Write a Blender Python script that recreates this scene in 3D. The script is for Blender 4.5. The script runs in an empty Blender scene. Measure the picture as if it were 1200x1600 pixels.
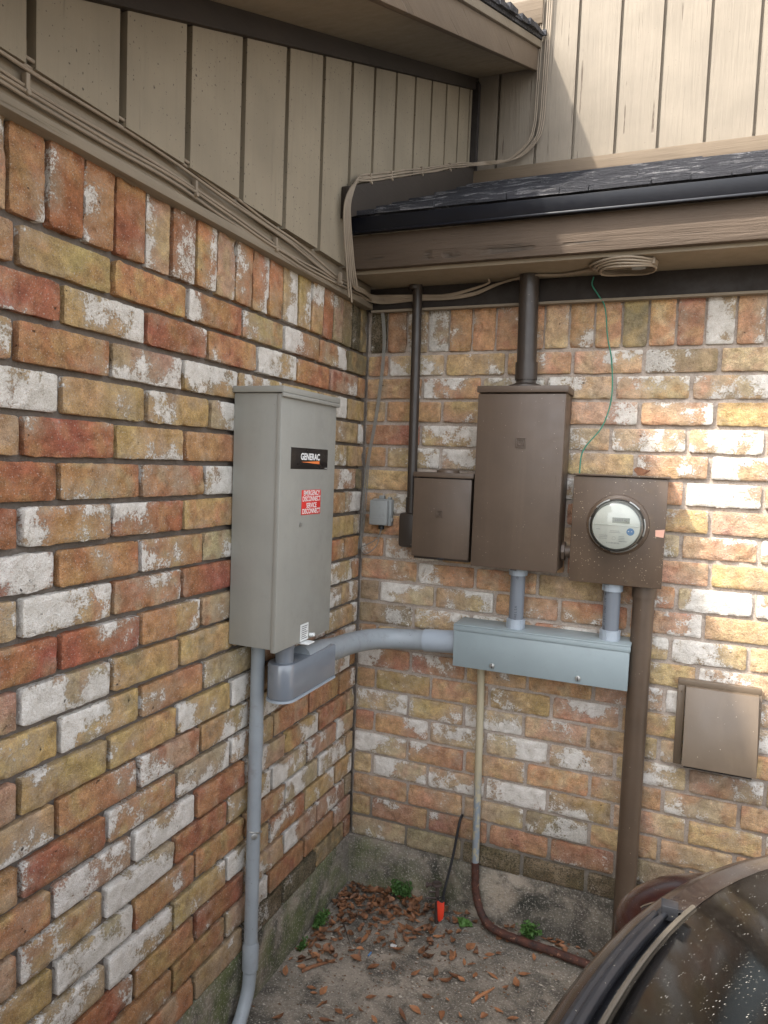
import bpy, bmesh, math, random
from mathutils import Vector, noise
R_ = math.radians
C = bpy.context.scene.collection
S = 1.08; ZG = .218            # drawing units -> metres, ground level in drawing units
# ---------------- camera ----------------
CAM = Vector((0.9498, -2.1226, 1.6445)); YAW, PIT, ROL, FPX = 0.3885, -0.0670, -0.0386, 1098.1
def cam_axes():
    f = Vector((-math.sin(YAW)*math.cos(PIT), math.cos(YAW)*math.cos(PIT), math.sin(PIT)))
    r = f.cross(Vector((0,0,1))).normalized(); d = f.cross(r)
    return math.cos(ROL)*r+math.sin(ROL)*d, -math.sin(ROL)*r+math.cos(ROL)*d, f
_r, _d, _f = cam_axes()
from mathutils import Matrix
cd = bpy.data.cameras.new('camera'); cam = bpy.data.objects.new('camera', cd); C.objects.link(cam)
m = Matrix((( _r.x, -_d.x, -_f.x), (_r.y, -_d.y, -_f.y), (_r.z, -_d.z, -_f.z))).to_4x4()
m.translation = Vector((CAM.x*S, CAM.y*S, (CAM.z-ZG)*S)); cam.matrix_world = m
cd.sensor_fit = 'VERTICAL'; cd.sensor_height = 36; cd.lens = 36*FPX/1600; cd.clip_start = .02; cd.clip_end = 500
bpy.context.scene.camera = cam
# ---------------- light ----------------
SUN = Vector((.906, 1.0, -1.8))                      # the way the light travels
w = bpy.data.worlds.new('World'); bpy.context.scene.world = w; w.use_nodes = True
nt = w.node_tree; nt.nodes.clear()
sky = nt.nodes.new('ShaderNodeTexSky'); sky.sky_type = 'NISHITA'; sky.sun_disc = False
sky.sun_elevation = math.asin(1.8/SUN.length); sky.sun_rotation = math.atan2(-.906, -1.0)
sky.air_density = 1.0; sky.dust_density = 3.0; sky.ozone_density = .6
bg = nt.nodes.new('ShaderNodeBackground'); bg.inputs[1].default_value = .15
wo = nt.nodes.new('ShaderNodeOutputWorld'); hz = nt.nodes.new('ShaderNodeHueSaturation'); hz.inputs['Saturation'].default_value = .30      # hazy, milky sky
nt.links.new(sky.outputs[0], hz.inputs['Color']); nt.links.new(hz.outputs[0], bg.inputs[0]); nt.links.new(bg.outputs[0], wo.inputs[0])
sd = bpy.data.lights.new('sun', 'SUN'); sd.energy = 1.6; sd.angle = R_(1.4); sd.color = (1.0, .93, .82)
so = bpy.data.objects.new('sun', sd); C.objects.link(so); so.rotation_euler = SUN.to_track_quat('-Z', 'Y').to_euler()
so.location = (-3, -3, 6)
vs = bpy.context.scene.view_settings; vs.view_transform = 'Standard'; vs.look = 'None'; vs.exposure = 2.32; vs.gamma = 1.0
# ---------------- helpers ----------------
ORG = {}
def link(o): C.objects.link(o); return o
def tag(o, label=None, cat=None, group=None, kind=None):
    if label: o['label'] = label
    if cat: o['category'] = cat
    if group: o['group'] = group
    if kind: o['kind'] = kind
    return o
def thing(name, label, cat, loc=(0,0,0), group=None):
    o = link(bpy.data.objects.new(name, None)); o.location = loc; o.empty_display_size = .05
    ORG[o.name] = Vector(loc); return tag(o, label, cat, group)
class MB:
    def __init__(s): s.v = []; s.f = []; s.m = []; s.col = None
    def add(s, vs, fs, mi=0):
        n = len(s.v); s.v += [tuple(v) for v in vs]; s.f += [tuple(i+n for i in f) for f in fs]; s.m += [mi]*len(fs)
        return s
    def box(s, x0, x1, y0, y1, z0, z1, mi=0):
        v = [(x0,y0,z0),(x1,y0,z0),(x1,y1,z0),(x0,y1,z0),(x0,y0,z1),(x1,y0,z1),(x1,y1,z1),(x0,y1,z1)]
        return s.add(v, [(3,2,1,0),(4,5,6,7),(0,1,5,4),(1,2,6,5),(2,3,7,6),(3,0,4,7)], mi)
    def hexa(s, v, mi=0):   # 8 corners, same order as box
        return s.add(v, [(3,2,1,0),(4,5,6,7),(0,1,5,4),(1,2,6,5),(2,3,7,6),(3,0,4,7)], mi)
    def tube(s, path, r, seg=16, mi=0, caps=True):
        P = [Vector(p) for p in path]; n = len(P); rs = r if isinstance(r, (list, tuple)) else [r]*n
        t0 = (P[1]-P[0]).normalized(); a = t0.orthogonal().normalized(); V = []
        for i in range(n):
            t = (P[min(i+1,n-1)]-P[max(i-1,0)]).normalized()
            a = (a-t*a.dot(t)).normalized(); b = t.cross(a)
            for k in range(seg):
                th = 2*math.pi*k/seg; V.append(P[i]+(a*math.cos(th)+b*math.sin(th))*rs[i])
        F = [(i*seg+k, i*seg+(k+1)%seg, (i+1)*seg+(k+1)%seg, (i+1)*seg+k) for i in range(n-1) for k in range(seg)]
        if caps: F += [tuple(range(seg))[::-1], tuple((n-1)*seg+k for k in range(seg))]
        return s.add(V, F, mi)
    def prism(s, pts, d, mi=0):   # pts: loop of 3D points, d: extrusion vector
        n = len(pts); d = Vector(d); V = [Vector(p) for p in pts]; V += [v+d for v in V]
        return s.add(V, [tuple(range(n))[::-1], tuple(range(n,2*n))]+[(i,(i+1)%n,(i+1)%n+n,i+n) for i in range(n)], mi)
    def lathe(s, prof, c, ax, seg=32, mi=0):     # prof [(r, h)], closed by its ends
        ax = Vector(ax).normalized(); a = ax.orthogonal().normalized(); b = ax.cross(a); c = Vector(c)
        V = [c+ax*h+(a*math.cos(2*math.pi*k/seg)+b*math.sin(2*math.pi*k/seg))*max(r,1e-5) for r, h in prof for k in range(seg)]
        n = len(prof)
        F = [(i*seg+k, i*seg+(k+1)%seg, (i+1)*seg+(k+1)%seg, (i+1)*seg+k) for i in range(n-1) for k in range(seg)]
        return s.add(V, F, mi)
def obj(name, mb, mat, parent=None, bevel=0, smooth=35, loc=None, fix=True):
    org = ORG[parent.name] if parent else Vector(loc or (0,0,0))
    me = bpy.data.meshes.new(name); me.from_pydata([(v[0]-org.x, v[1]-org.y, v[2]-org.z) for v in mb.v], [], mb.f)
    mats = mat if isinstance(mat, (list, tuple)) else [mat]
    for mt in mats: me.materials.append(mt)
    me.polygons.foreach_set('material_index', mb.m)
    if mb.col:
        for an in mb.col:
            at = me.color_attributes.new(an, 'FLOAT_COLOR', 'POINT')
            at.data.foreach_set('color', [c for q in mb.col[an] for c in q])
    if bevel or fix:
        bm = bmesh.new(); bm.from_mesh(me)
        if fix: bmesh.ops.recalc_face_normals(bm, faces=bm.faces)
        if bevel:
            es = [e for e in bm.edges if len(e.link_faces) == 2 and e.calc_face_angle(0) > R_(30)]
            bmesh.ops.bevel(bm, geom=es, offset=bevel, segments=2, profile=.5, affect='EDGES', clamp_overlap=True)
        bm.to_mesh(me); bm.free()
    if smooth:
        me.polygons.foreach_set('use_smooth', [True]*len(me.polygons)); me.set_sharp_from_angle(angle=R_(smooth))
    o = link(bpy.data.objects.new(name, me)); ORG[o.name] = org
    if parent:
        o.parent = parent; o.location = (0,0,0)
    else: o.location = org
    return o
def proj(X):
    q = Vector(X)-CAM; z = q.dot(_f); return 600+FPX*q.dot(_r)/z, 800+FPX*q.dot(_d)/z
def catmull(P, n=8):
    P = [Vector(p) for p in P]; Q = [2*P[0]-P[1]]+P+[2*P[-1]-P[-2]]; out = []
    for i in range(1, len(Q)-2):
        for k in range(n):
            t = k/n; a, b, c, d = Q[i-1:i+3]
            out.append(.5*((2*b)+(c-a)*t+(2*a-5*b+4*c-d)*t*t+(3*b-a-3*c+d)*t**3))
    return out+[P[-1]]
def text(name, s, mat, parent, o, right, up, size, ext=.0004, bold=0, xs=1.0, align='CENTER', space=1.0):
    cu = bpy.data.curves.new(name, 'FONT'); cu.body = s; cu.size = 1; cu.align_x = align; cu.align_y = 'CENTER'; cu.offset = bold; cu.space_character = space
    to = link(bpy.data.objects.new(name+'_t', cu)); dg = bpy.context.evaluated_depsgraph_get(); me = bpy.data.meshes.new_from_object(to.evaluated_get(dg))
    bpy.data.objects.remove(to)
    r, u = Vector(right), Vector(up); nrm = r.cross(u); mb = MB(); o = Vector(o)
    V = [o+r*v.co.x*size*xs+u*v.co.y*size+nrm*ext for v in me.vertices]
    mb.add(V, [tuple(f.vertices) for f in me.polygons])
    return obj(name, mb, mat, parent, smooth=0, fix=False)
# ---------------- materials ----------------
class N:
    def __init__(s, name):
        s.m = bpy.data.materials.new(name); s.m.use_nodes = True; s.t = s.m.node_tree; s.t.nodes.clear()
        s.out = s.n('OutputMaterial'); s.b = s.n('BsdfPrincipled'); s.l(s.b.outputs[0], s.out.inputs[0])
        s.tc = s.n('TexCoord').outputs['Object']
    def n(s, t, **k):
        q = s.t.nodes.new('ShaderNode'+t)
        for a, v in k.items(): setattr(q, a, v)
        return q
    def l(s, a, b): s.t.links.new(a, b)
    def put(s, sock, v):
        if isinstance(v, bpy.types.NodeSocket): s.l(v, sock)
        else: sock.default_value = v if not isinstance(v, tuple) else (*v, 1) if len(v) == 3 and sock.type == 'RGBA' else v
    def noise(s, sc, det=4, ro=.55, co=None, scale3=None, dist=0):
        co = co or s.tc
        if scale3:
            mp = s.n('Mapping'); s.l(co, mp.inputs[0]); mp.inputs['Scale'].default_value = scale3; co = mp.outputs[0]
        q = s.n('TexNoise'); s.l(co, q.inputs['Vector']); q.inputs['Scale'].default_value = sc; q.inputs['Detail'].default_value = det
        q.inputs['Roughness'].default_value = ro; q.inputs['Distortion'].default_value = dist; return q.outputs[0]
    def math(s, op, a, b=0, c=0, clamp=False):
        q = s.n('Math', operation=op, use_clamp=clamp)
        s.put(q.inputs[0], a); s.put(q.inputs[1], b); s.put(q.inputs[2], c); return q.outputs[0]
    def mr(s, v, a, b, c=0., d=1.):
        q = s.n('MapRange'); s.l(v, q.inputs[0])
        for i, x in enumerate((a, b, c, d)): q.inputs[i+1].default_value = x
        return q.outputs[0]
    def mix(s, f, a, b, mode='MIX'):
        q = s.n('MixRGB', blend_type=mode); s.put(q.inputs[0], f); s.put(q.inputs[1], a); s.put(q.inputs[2], b); return q.outputs[0]
    def bump(s, h, st=.3, dist=.01):
        q = s.n('Bump'); s.l(h, q.inputs['Height']); q.inputs['Strength'].default_value = st; q.inputs['Distance'].default_value = dist
        s.l(q.outputs[0], s.b.inputs['Normal'])
    def fin(s, col, rough=.6, metal=0, spec=.5):
        s.put(s.b.inputs['Base Color'], col); s.put(s.b.inputs['Roughness'], rough); s.b.inputs['Metallic'].default_value = metal
        s.b.inputs['Specular IOR Level'].default_value = spec; return s.m
def paint(name, col, rough=.5, var=.12, specks=0., spk=(.6,.5,.4), dirt=.25, dcol=(.05,.045,.035), bump=.05, metal=0, spec=.5, streak=0):
    q = N(name); a = q.noise(9, 5); f = q.noise(160, 3)
    c = q.mix(q.mr(a, .3, .7), tuple(x*(1-var) for x in col), tuple(min(1, x*(1+var)) for x in col))
    d = q.noise(26, 8, .7)
    c = q.mix(q.mr(d, .56, .78, 0, dirt), c, dcol)
    if streak:
        st = q.noise(30, 4, .6, scale3=(1, 1, .05)); c = q.mix(q.mr(st, .5, .8, 0, streak), c, tuple(min(1, x*1.6) for x in col))
    if specks:
        v = q.noise(230, 1, .5); g = q.noise(14, 2)
        th = q.math('ADD', v, q.mr(g, .3, .7, -.04, .04))
        c = q.mix(q.mr(th, .80-specks*.14, .83-specks*.14), c, spk)
    q.bump(q.math('ADD', q.math('MULTIPLY', a, 1.5), q.math('MULTIPLY', f, .2)), bump, .004)
    return q.fin(c, q.mr(d, .3, .75, rough*.8, min(1, rough*1.35)), metal, spec)
def brick_mat():
    q = N('reclaimed_brick')
    ac = q.n('VertexColor', layer_name='bcol').outputs[0]
    sp = q.n('SeparateColor'); q.l(q.n('VertexColor', layer_name='bpar').outputs[0], sp.inputs[0]); W, SD, MO = sp.outputs[:3]
    off = q.n('CombineXYZ')
    for i, k in enumerate((31., 57., 83.)): q.l(q.math('MULTIPLY', SD, k), off.inputs[i])
    ad = q.n('VectorMath', operation='ADD'); q.l(q.tc, ad.inputs[0]); q.l(off.outputs[0], ad.inputs[1]); co = ad.outputs[0]
    big = q.noise(11, 3, .5, co); mid = q.noise(38, 5, .65, co, dist=.3); fin = q.noise(210, 4, .7, co); grit = q.noise(620, 2, .6, co)
    hs = q.n('HueSaturation'); q.l(ac, hs.inputs['Color']); q.l(q.mr(q.noise(7, 2, .5, co), .25, .75, .475, .52), hs.inputs['Hue'])
    hs.inputs['Saturation'].default_value = 1.02; q.l(q.mr(mid, .27, .73, .53, 1.32), hs.inputs['Value'])
    c = hs.outputs[0]
    c = q.mix(q.mr(big, .52, .68, 0, .6), c, (.36, .25, .145))                      # sandy face patches
    c = q.mix(q.mr(q.noise(17, 4, .6, co), .6, .72, 0, .5), c, (.17, .075, .04))     # burnt patches
    c = q.mix(q.mr(grit, .46, .64, 0, .42), c, (.07, .042, .026)); c = q.mix(q.mr(fin, .52, .64, 0, .28), c, (.09, .055, .036))
    c = q.mix(q.mr(q.noise(330, 2, .5, co), .62, .70, 0, .6), c, (.5, .46, .4))       # light grains
    s = q.math('ADD', q.math('MULTIPLY', big, .50), q.math('ADD', q.math('MULTIPLY', mid, .24), q.math('MULTIPLY', fin, .26)))
    th = q.math('SUBTRACT', s, q.math('SUBTRACT', .625, q.math('MULTIPLY', W, .225)))
    mk = q.math('MULTIPLY', q.mr(th, -.004, .020), q.mr(grit, .36, .5, .45, 1))
    film = q.math('MULTIPLY', q.mr(th, -.10, .03), .42)
    wc = q.mix(q.mr(mid, .3, .7), (.60, .555, .485), (.86, .82, .76))
    c = q.mix(film, c, (.42, .36, .29)); c = q.mix(mk, c, wc)
    pit = q.mr(q.noise(75, 3, .6, co), .70, .76, 0, .85); c = q.mix(pit, c, (.05, .035, .025))
    z = q.n('SeparateXYZ'); q.l(q.tc, z.inputs[0])
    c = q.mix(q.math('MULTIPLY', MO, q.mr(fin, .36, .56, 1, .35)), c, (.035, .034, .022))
    h = q.math('ADD', q.math('MULTIPLY', mid, .9), q.math('ADD', q.math('MULTIPLY', fin, .45), q.math('MULTIPLY', grit, .16)))
    h = q.math('ADD', h, q.math('MULTIPLY', mk, .12)); h = q.math('SUBTRACT', h, q.math('MULTIPLY', pit, .5))
    q.bump(h, 1.0, .0075); return q.fin(c, .9, 0, .25)
def mortar_mat(name, k):
    q = N(name); a = q.noise(20, 5, .6); f = q.noise(260, 4, .7); z = q.n('SeparateXYZ'); q.l(q.tc, z.inputs[0])
    c = q.mix(q.mr(a, .3, .7), tuple(v*k for v in (.25, .208, .172)), tuple(v*k for v in (.37, .315, .268))); c = q.mix(q.mr(f, .45, .75, 0, .5), c, (.09, .075, .06))
    low = q.mr(q.math('ADD', z.outputs[2], q.math('MULTIPLY', a, -.15)), .10, .34, .75, 0); c = q.mix(low, c, (.06, .06, .045))
    q.bump(q.math('ADD', a, q.math('MULTIPLY', f, .5)), .7, .008); return q.fin(c, .95, 0, .2)
def concrete_mat(name, wall=False):
    q = N(name); a = q.noise(3.2, 6, .62); b = q.noise(11, 7, .7, dist=.4); f = q.noise(170, 4, .75); g = q.noise(55, 5, .7)
    c = q.mix(q.mr(a, .35, .65), (.115, .105, .088), (.36, .305, .24))
    c = q.mix(q.mr(b, .46, .62, 0, .8), c, (.05, .046, .039)); c = q.mix(q.mr(q.noise(1.7, 6, .7, dist=.8), .50, .60, 0, .5), c, (.07, .064, .05))
    c = q.mix(q.mr(q.noise(6, 5, .6), .56, .68, 0, .55), c, (.33, .27, .20))
    if wall:
        c = q.mix(q.mr(q.noise(5, 6, .65, dist=.5), .50, .64, 0, .85), c, (.030, .032, .026))
        z = q.n('SeparateXYZ'); q.l(q.tc, z.inputs[0])
        m1 = q.mr(z.outputs[0], .55, .05, 0, 1); c = q.mix(q.math('MULTIPLY', m1, q.mr(q.noise(9, 5, .6), .42, .62, 0, .7)), c, (.12, .14, .05))
    c = q.mix(q.mr(f, .54, .64, 0, .7), c, (.46, .42, .36)); c = q.mix(q.mr(g, .60, .72, 0, .6), c, (.05, .04, .03))
    q.bump(q.math('ADD', q.math('ADD', q.math('MULTIPLY', b, .7), q.math('MULTIPLY', g, .5)), q.math('MULTIPLY', f, .3)), .8, .009)
    return q.fin(c, .92, 0, .25)
def wood(name, col, grain='z', rough=.75, amt=.6, crack=.5, specks=0, dark=(.05,.04,.03)):
    q = N(name); sc = {'z': (1,1,.045), 'x': (.045,1,1), 'y': (1,.045,1)}[grain]
    g = q.noise(70, 5, .65, scale3=sc, dist=.6); a = q.noise(5, 4); f = q.noise(300, 3, .6)
    k = q.noise(34 if crack < 1 else 62, 3, .5, scale3=tuple(v if v == 1 else v*(.8 if crack < 1 else .35) for v in sc), dist=.2)
    c = q.mix(q.mr(a, .3, .7), tuple(x*.88 for x in col), tuple(min(1,x*1.1) for x in col))
    lo = .625 if crack >= 1 else .66
    ck = q.math('MULTIPLY', q.mr(k, lo, lo+.035), q.mr(q.noise(7, 3), .48, .56))
    c = q.mix(q.math('MULTIPLY', ck, crack), c, dark)
    c = q.mix(q.mr(g, .5, .8, 0, .22), c, tuple(x*.55 for x in col))
    if specks: c = q.mix(q.mr(q.math('ADD', q.noise(150, 2, .5), q.mr(a, .3, .7, -.03, .03)), .76-specks*.1, .79-specks*.1, 0, .9), c, dark)
    h = q.math('SUBTRACT', q.math('ADD', q.math('MULTIPLY', g, .8), q.math('MULTIPLY', f, .15)), q.math('MULTIPLY', ck, .8))
    q.bump(h, amt, .004); return q.fin(c, rough, 0, .35)
M = {}
M['brick'] = brick_mat(); M['mortar'] = mortar_mat('mortar', .52); M['mortar_b'] = mortar_mat('lit_mortar', 1.48)  # left mortar colour darkened for joint shade, back mortar lightened for brighter light
M['slab'] = concrete_mat('stained_concrete'); M['found'] = concrete_mat('mossy_concrete', True)
M['siding'] = wood('taupe_siding', (.250,.210,.150), 'z', amt=.35, crack=.35, specks=.7)
M['siding2'] = wood('weathered_taupe_siding', (.215,.182,.140), 'z', amt=1.0, crack=1, specks=.5, dark=(.10,.075,.055))
M['frieze'] = wood('taupe_trim', (.23,.19,.138), 'y', amt=.6, crack=.2)
M['soffit'] = paint('taupe_soffit_paint', (.24,.195,.135), .75, .08, dirt=.15)
M['btrim'] = wood('brown_trim', (.032,.024,.018), 'y', amt=.5)
M['fascia'] = wood('brown_fascia', (.085,.060,.041), 'x', amt=1.6, crack=.7)
M['fascia_y'] = wood('tan_fascia', (.135,.098,.065), 'y', amt=.6, crack=.3)
M['flash'] = wood('tan_trim_board', (.135,.10,.066), 'x', amt=.8, crack=.5)
M['dark'] = paint('dark_brown_paint', (.020,.015,.012), .7, .15)
M['drip'] = paint('black_metal_edge', (.005,.006,.010), .38, .1, dirt=.1, spec=.35)
M['brown'] = paint('brown_enamel', (.094,.065,.045), .42, .1, specks=.12, spk=(.4,.32,.25), dirt=.15, streak=.25)
M['brown_s'] = paint('brown_enamel_spattered', (.090,.060,.039), .42, .15, specks=.5, spk=(.5,.4,.28), dirt=.35, dcol=(.16,.11,.05), streak=.3)
M['vent'] = paint('faded_brown_metal', (.135,.100,.068), .38, .08, specks=.1, dirt=.12, streak=.3)
M['pipe_br'] = paint('brown_pipe_paint', (.084,.057,.038), .4, .15, specks=.1, spk=(.4,.33,.25), dirt=.3)
M['pipe_dk'] = paint('dark_pipe_paint', (.036,.027,.021), .4, .15, specks=.1, spk=(.4,.33,.25))
M['greybox'] = paint('grey_enamel', (.265,.262,.234), .42, .06, dirt=.22, dcol=(.17,.165,.15), bump=.05, specks=.05, spk=(.2,.19,.17), streak=.10)
M['trough'] = paint('blue_grey_enamel', (.25,.298,.308), .38, .05, dirt=.2, dcol=(.18,.19,.18), bump=.04, specks=.1, spk=(.2,.2,.18))
M['pvc'] = paint('grey_pvc', (.26,.285,.302), .42, .10, dirt=.6, dcol=(.15,.135,.12), bump=.04, specks=.25, spk=(.12,.11,.10))
M['pvc_d'] = paint('dark_grey_pvc', (.155,.172,.195), .35, .07, dirt=.2, bump=.02)
M['pvc_l'] = paint('light_grey_pvc', (.32,.36,.40), .35, .05, dirt=.1, bump=.02)
M['exp'] = paint('glossy_blue_grey_pvc', (.17,.188,.212), .16, .06, dirt=.15, bump=.01, spec=.8)
M['gal'] = paint('zinc_grey', (.38,.38,.36), .35, .1, metal=.7)
M['plas'] = paint('grey_plastic', (.27,.28,.27), .5, .05, dirt=.25)
M['cable'] = paint('painted_tan_cable', (.25,.20,.145), .6, .15, dirt=.3)
M['cable_g'] = paint('grey_cable', (.22,.21,.185), .6, .1, dirt=.3)
M['green'] = paint('green_wire', (.03,.20,.13), .5, .1)
M['black'] = paint('black_rubber', (.012,.012,.013), .5, .1)
M['dkmetal'] = paint('rusty_dark_metal', (.05,.035,.028), .6, .3, dirt=.5, dcol=(.12,.04,.02))
M['red'] = paint('red_plastic', (.70,.05,.02), .4, .05, dirt=.1)
M['sred'] = paint('red_sticker', (.62,.03,.025), .45, .03, dirt=.03)
M['white'] = paint('white_print', (.75,.75,.73), .5, .02, dirt=.03)
M['offw'] = paint('white_label', (.66,.67,.65), .5, .03, dirt=.1)
M['ink'] = paint('black_print', (.02,.02,.025), .5, .02)
M['ink2'] = paint('grey_print', (.30,.31,.32), .5, .02)
M['blk'] = paint('black_sticker', (.010,.009,.009), .3, .02, dirt=.03)
M['orange'] = paint('orange_print', (.75,.20,.05), .45, .02, dirt=.02)
M['blue'] = paint('blue_print', (.10,.22,.42), .4, .05)
M['lcd'] = paint('grey_display', (.16,.18,.15), .2, .05)
M['face'] = paint('meter_face', (.62,.63,.59), .5, .03, dirt=.05)
M['peach'] = paint('peach_sticker', (.62,.34,.25), .55, .05)
def pipe_mat():
    q = N('peeling_cream_paint'); z = q.n('SeparateXYZ'); q.l(q.tc, z.inputs[0]); a = q.noise(16, 5, .65); f = q.noise(60, 4, .6, scale3=(1,1,.5))
    c = q.mix(q.mr(q.noise(6, 3), .3, .7), (.38,.33,.22), (.44,.385,.265))
    m1 = q.mr(q.math('ADD', z.outputs[2], q.math('MULTIPLY', a, .26)), .62, .52, 0, 1)
    c = q.mix(q.math('MULTIPLY', m1, q.mr(f, .42, .52)), c, (.22,.25,.27))
    c = q.mix(q.mr(f, .70, .74), c, (.07,.05,.035))
    q.bump(f, .3, .002); return q.fin(c, .5)
def rust_mat():
    q = N('rusty_iron'); a = q.noise(30, 6, .7); f = q.noise(110, 4, .7)
    c = q.mix(q.mr(a, .35, .65), (.014,.009,.008), (.10,.032,.017)); c = q.mix(q.mr(q.noise(70, 4, .7), .60, .68, 0, .9), c, (.34,.17,.10))
    q.bump(q.math('ADD', a, f), .7, .004); return q.fin(c, .75)
M['cream'] = pipe_mat(); M['rust'] = rust_mat()
def shingle_mat():
    q = N('dark_shingles'); g = q.noise(420, 3, .8); b = q.noise(26, 5, .7, scale3=(.3,1,1)); s = q.noise(80, 5, .75, scale3=(.09,1.5,1), dist=.8)
    c = q.mix(q.mr(g, .35, .7), (.010,.010,.014), (.045,.045,.052)); c = q.mix(q.math('MULTIPLY', q.mr(s, .54, .62, 0, .9), q.mr(g, .35, .6, .2, 1)), c, (.30,.29,.29)); c = q.mix(q.mr(b, .3, .6, .6, 0), c, (.012,.012,.018))
    q.bump(q.math('ADD', q.math('MULTIPLY', g, .5), q.math('MULTIPLY', s, 1.4)), 1, .008); return q.fin(c, .8)
M['shingle'] = shingle_mat()
def glass_mat(name, tint, rough=.02, amt=.06, milky=0):
    q = N(name); q.t.nodes.remove(q.b); tr = q.n('BsdfTransparent'); tr.inputs[0].default_value = (*tint, 1)
    gl = q.n('BsdfGlossy'); gl.inputs['Roughness'].default_value = rough; fr = q.n('Fresnel'); fr.inputs[0].default_value = 1.5
    mx = q.n('MixShader'); q.l(q.math('ADD', fr.outputs[0], amt, clamp=True), mx.inputs[0]); q.l(tr.outputs[0], mx.inputs[1]); q.l(gl.outputs[0], mx.inputs[2])
    o = mx.outputs[0]
    if milky:
        df = q.n('BsdfDiffuse'); df.inputs[0].default_value = (.6,.6,.55,1); m2 = q.n('MixShader'); m2.inputs[0].default_value = milky
        q.l(o, m2.inputs[1]); q.l(df.outputs[0], m2.inputs[2]); o = m2.outputs[0]
    q.l(o, q.out.inputs[0]); return q.m
M['glass'] = glass_mat('meter_glass', (.95,.96,.93), amt=.02, milky=.03)
def car_mat(name, col, rough, dust, coat=1.0, dots=.5, dc=(.35,.28,.2)):
    q = N(name); a = q.noise(5, 5, .6); v = q.n('TexVoronoi', feature='F1'); q.l(q.tc, v.inputs['Vector']); v.inputs['Scale'].default_value = 165
    d = v.outputs['Distance']; sel = q.noise(33, 1); f = q.noise(200, 4, .7)
    c = q.mix(q.mr(f, .45, .75, 0, dust), col, dc); c = q.mix(q.mr(a, .4, .7, 0, dust*.8), c, dc)
    dm = q.math('MULTIPLY', q.mr(d, .05, .20, 1, 0), q.mr(sel, .52, .60)); c = q.mix(q.math('MULTIPLY', dm, dots), c, (.6,.58,.52))
    v2 = q.n('TexVoronoi', feature='F1'); q.l(q.tc, v2.inputs['Vector']); v2.inputs['Scale'].default_value = 260
    c = q.mix(q.math('MULTIPLY', q.mr(v2.outputs['Distance'], .08, .28, 1, 0), q.mr(q.noise(60, 2), .50, .60, 0, dots*.45)), c, (.45,.42,.36))
    q.b.inputs['Coat Weight'].default_value = coat; q.b.inputs['Coat Roughness'].default_value = rough
    q.l(q.mr(dm, 0, 1, rough, .8), q.b.inputs['Roughness']); q.put(q.b.inputs['Base Color'], c); return q.m
M['carpaint'] = car_mat('dusty_dark_paint', (.014,.008,.008), .16, .30, .35, .3, (.16,.125,.09))
M['carglass'] = car_mat('dusty_dark_glass', (.003,.003,.003), .10, .010, .0, .7); M['carglass'].node_tree.nodes['Principled BSDF'].inputs['Specular IOR Level'].default_value = .17
M['maroon'] = car_mat('dark_maroon_paint', (.022,.003,.003), .2, .03, .3, .15)
M['cowl'] = paint('dusty_black_plastic', (.022,.023,.027), .45, .2, specks=.4, spk=(.3,.27,.22), dirt=.55, dcol=(.11,.095,.075), streak=.3)
M['seal'] = paint('dusty_rubber_seal', (.10,.085,.066), .5, .2, dirt=.4)
M['chrome'] = paint('bright_chrome', (.8,.8,.8), .12, .02, metal=1, dirt=.05)
M['tyre'] = paint('tyre_rubber', (.02,.02,.02), .8, .1)
def leaf_mat(name, a_, b_, sc=60):
    q = N(name); oi = q.n('ObjectInfo').outputs['Random']; f = q.noise(sc, 4, .6)
    c = q.mix(q.math('ADD', q.math('MULTIPLY', oi, .7 if sc == 60 else .1), q.mr(f, .3, .7, -.1, .4 if sc == 60 else 1.0), clamp=True), a_, b_)
    q.bump(f, .4, .003); return q.fin(c, .6, 0, .4)
M['leaf'] = leaf_mat('dry_leaf', (.11,.045,.022), (.44,.20,.09))
M['leafg'] = leaf_mat('green_leaf', (.035,.085,.015), (.07,.15,.03))
M['litter'] = leaf_mat('dead_leaf_litter', (.045,.022,.012), (.30,.135,.062), 42)
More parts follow.
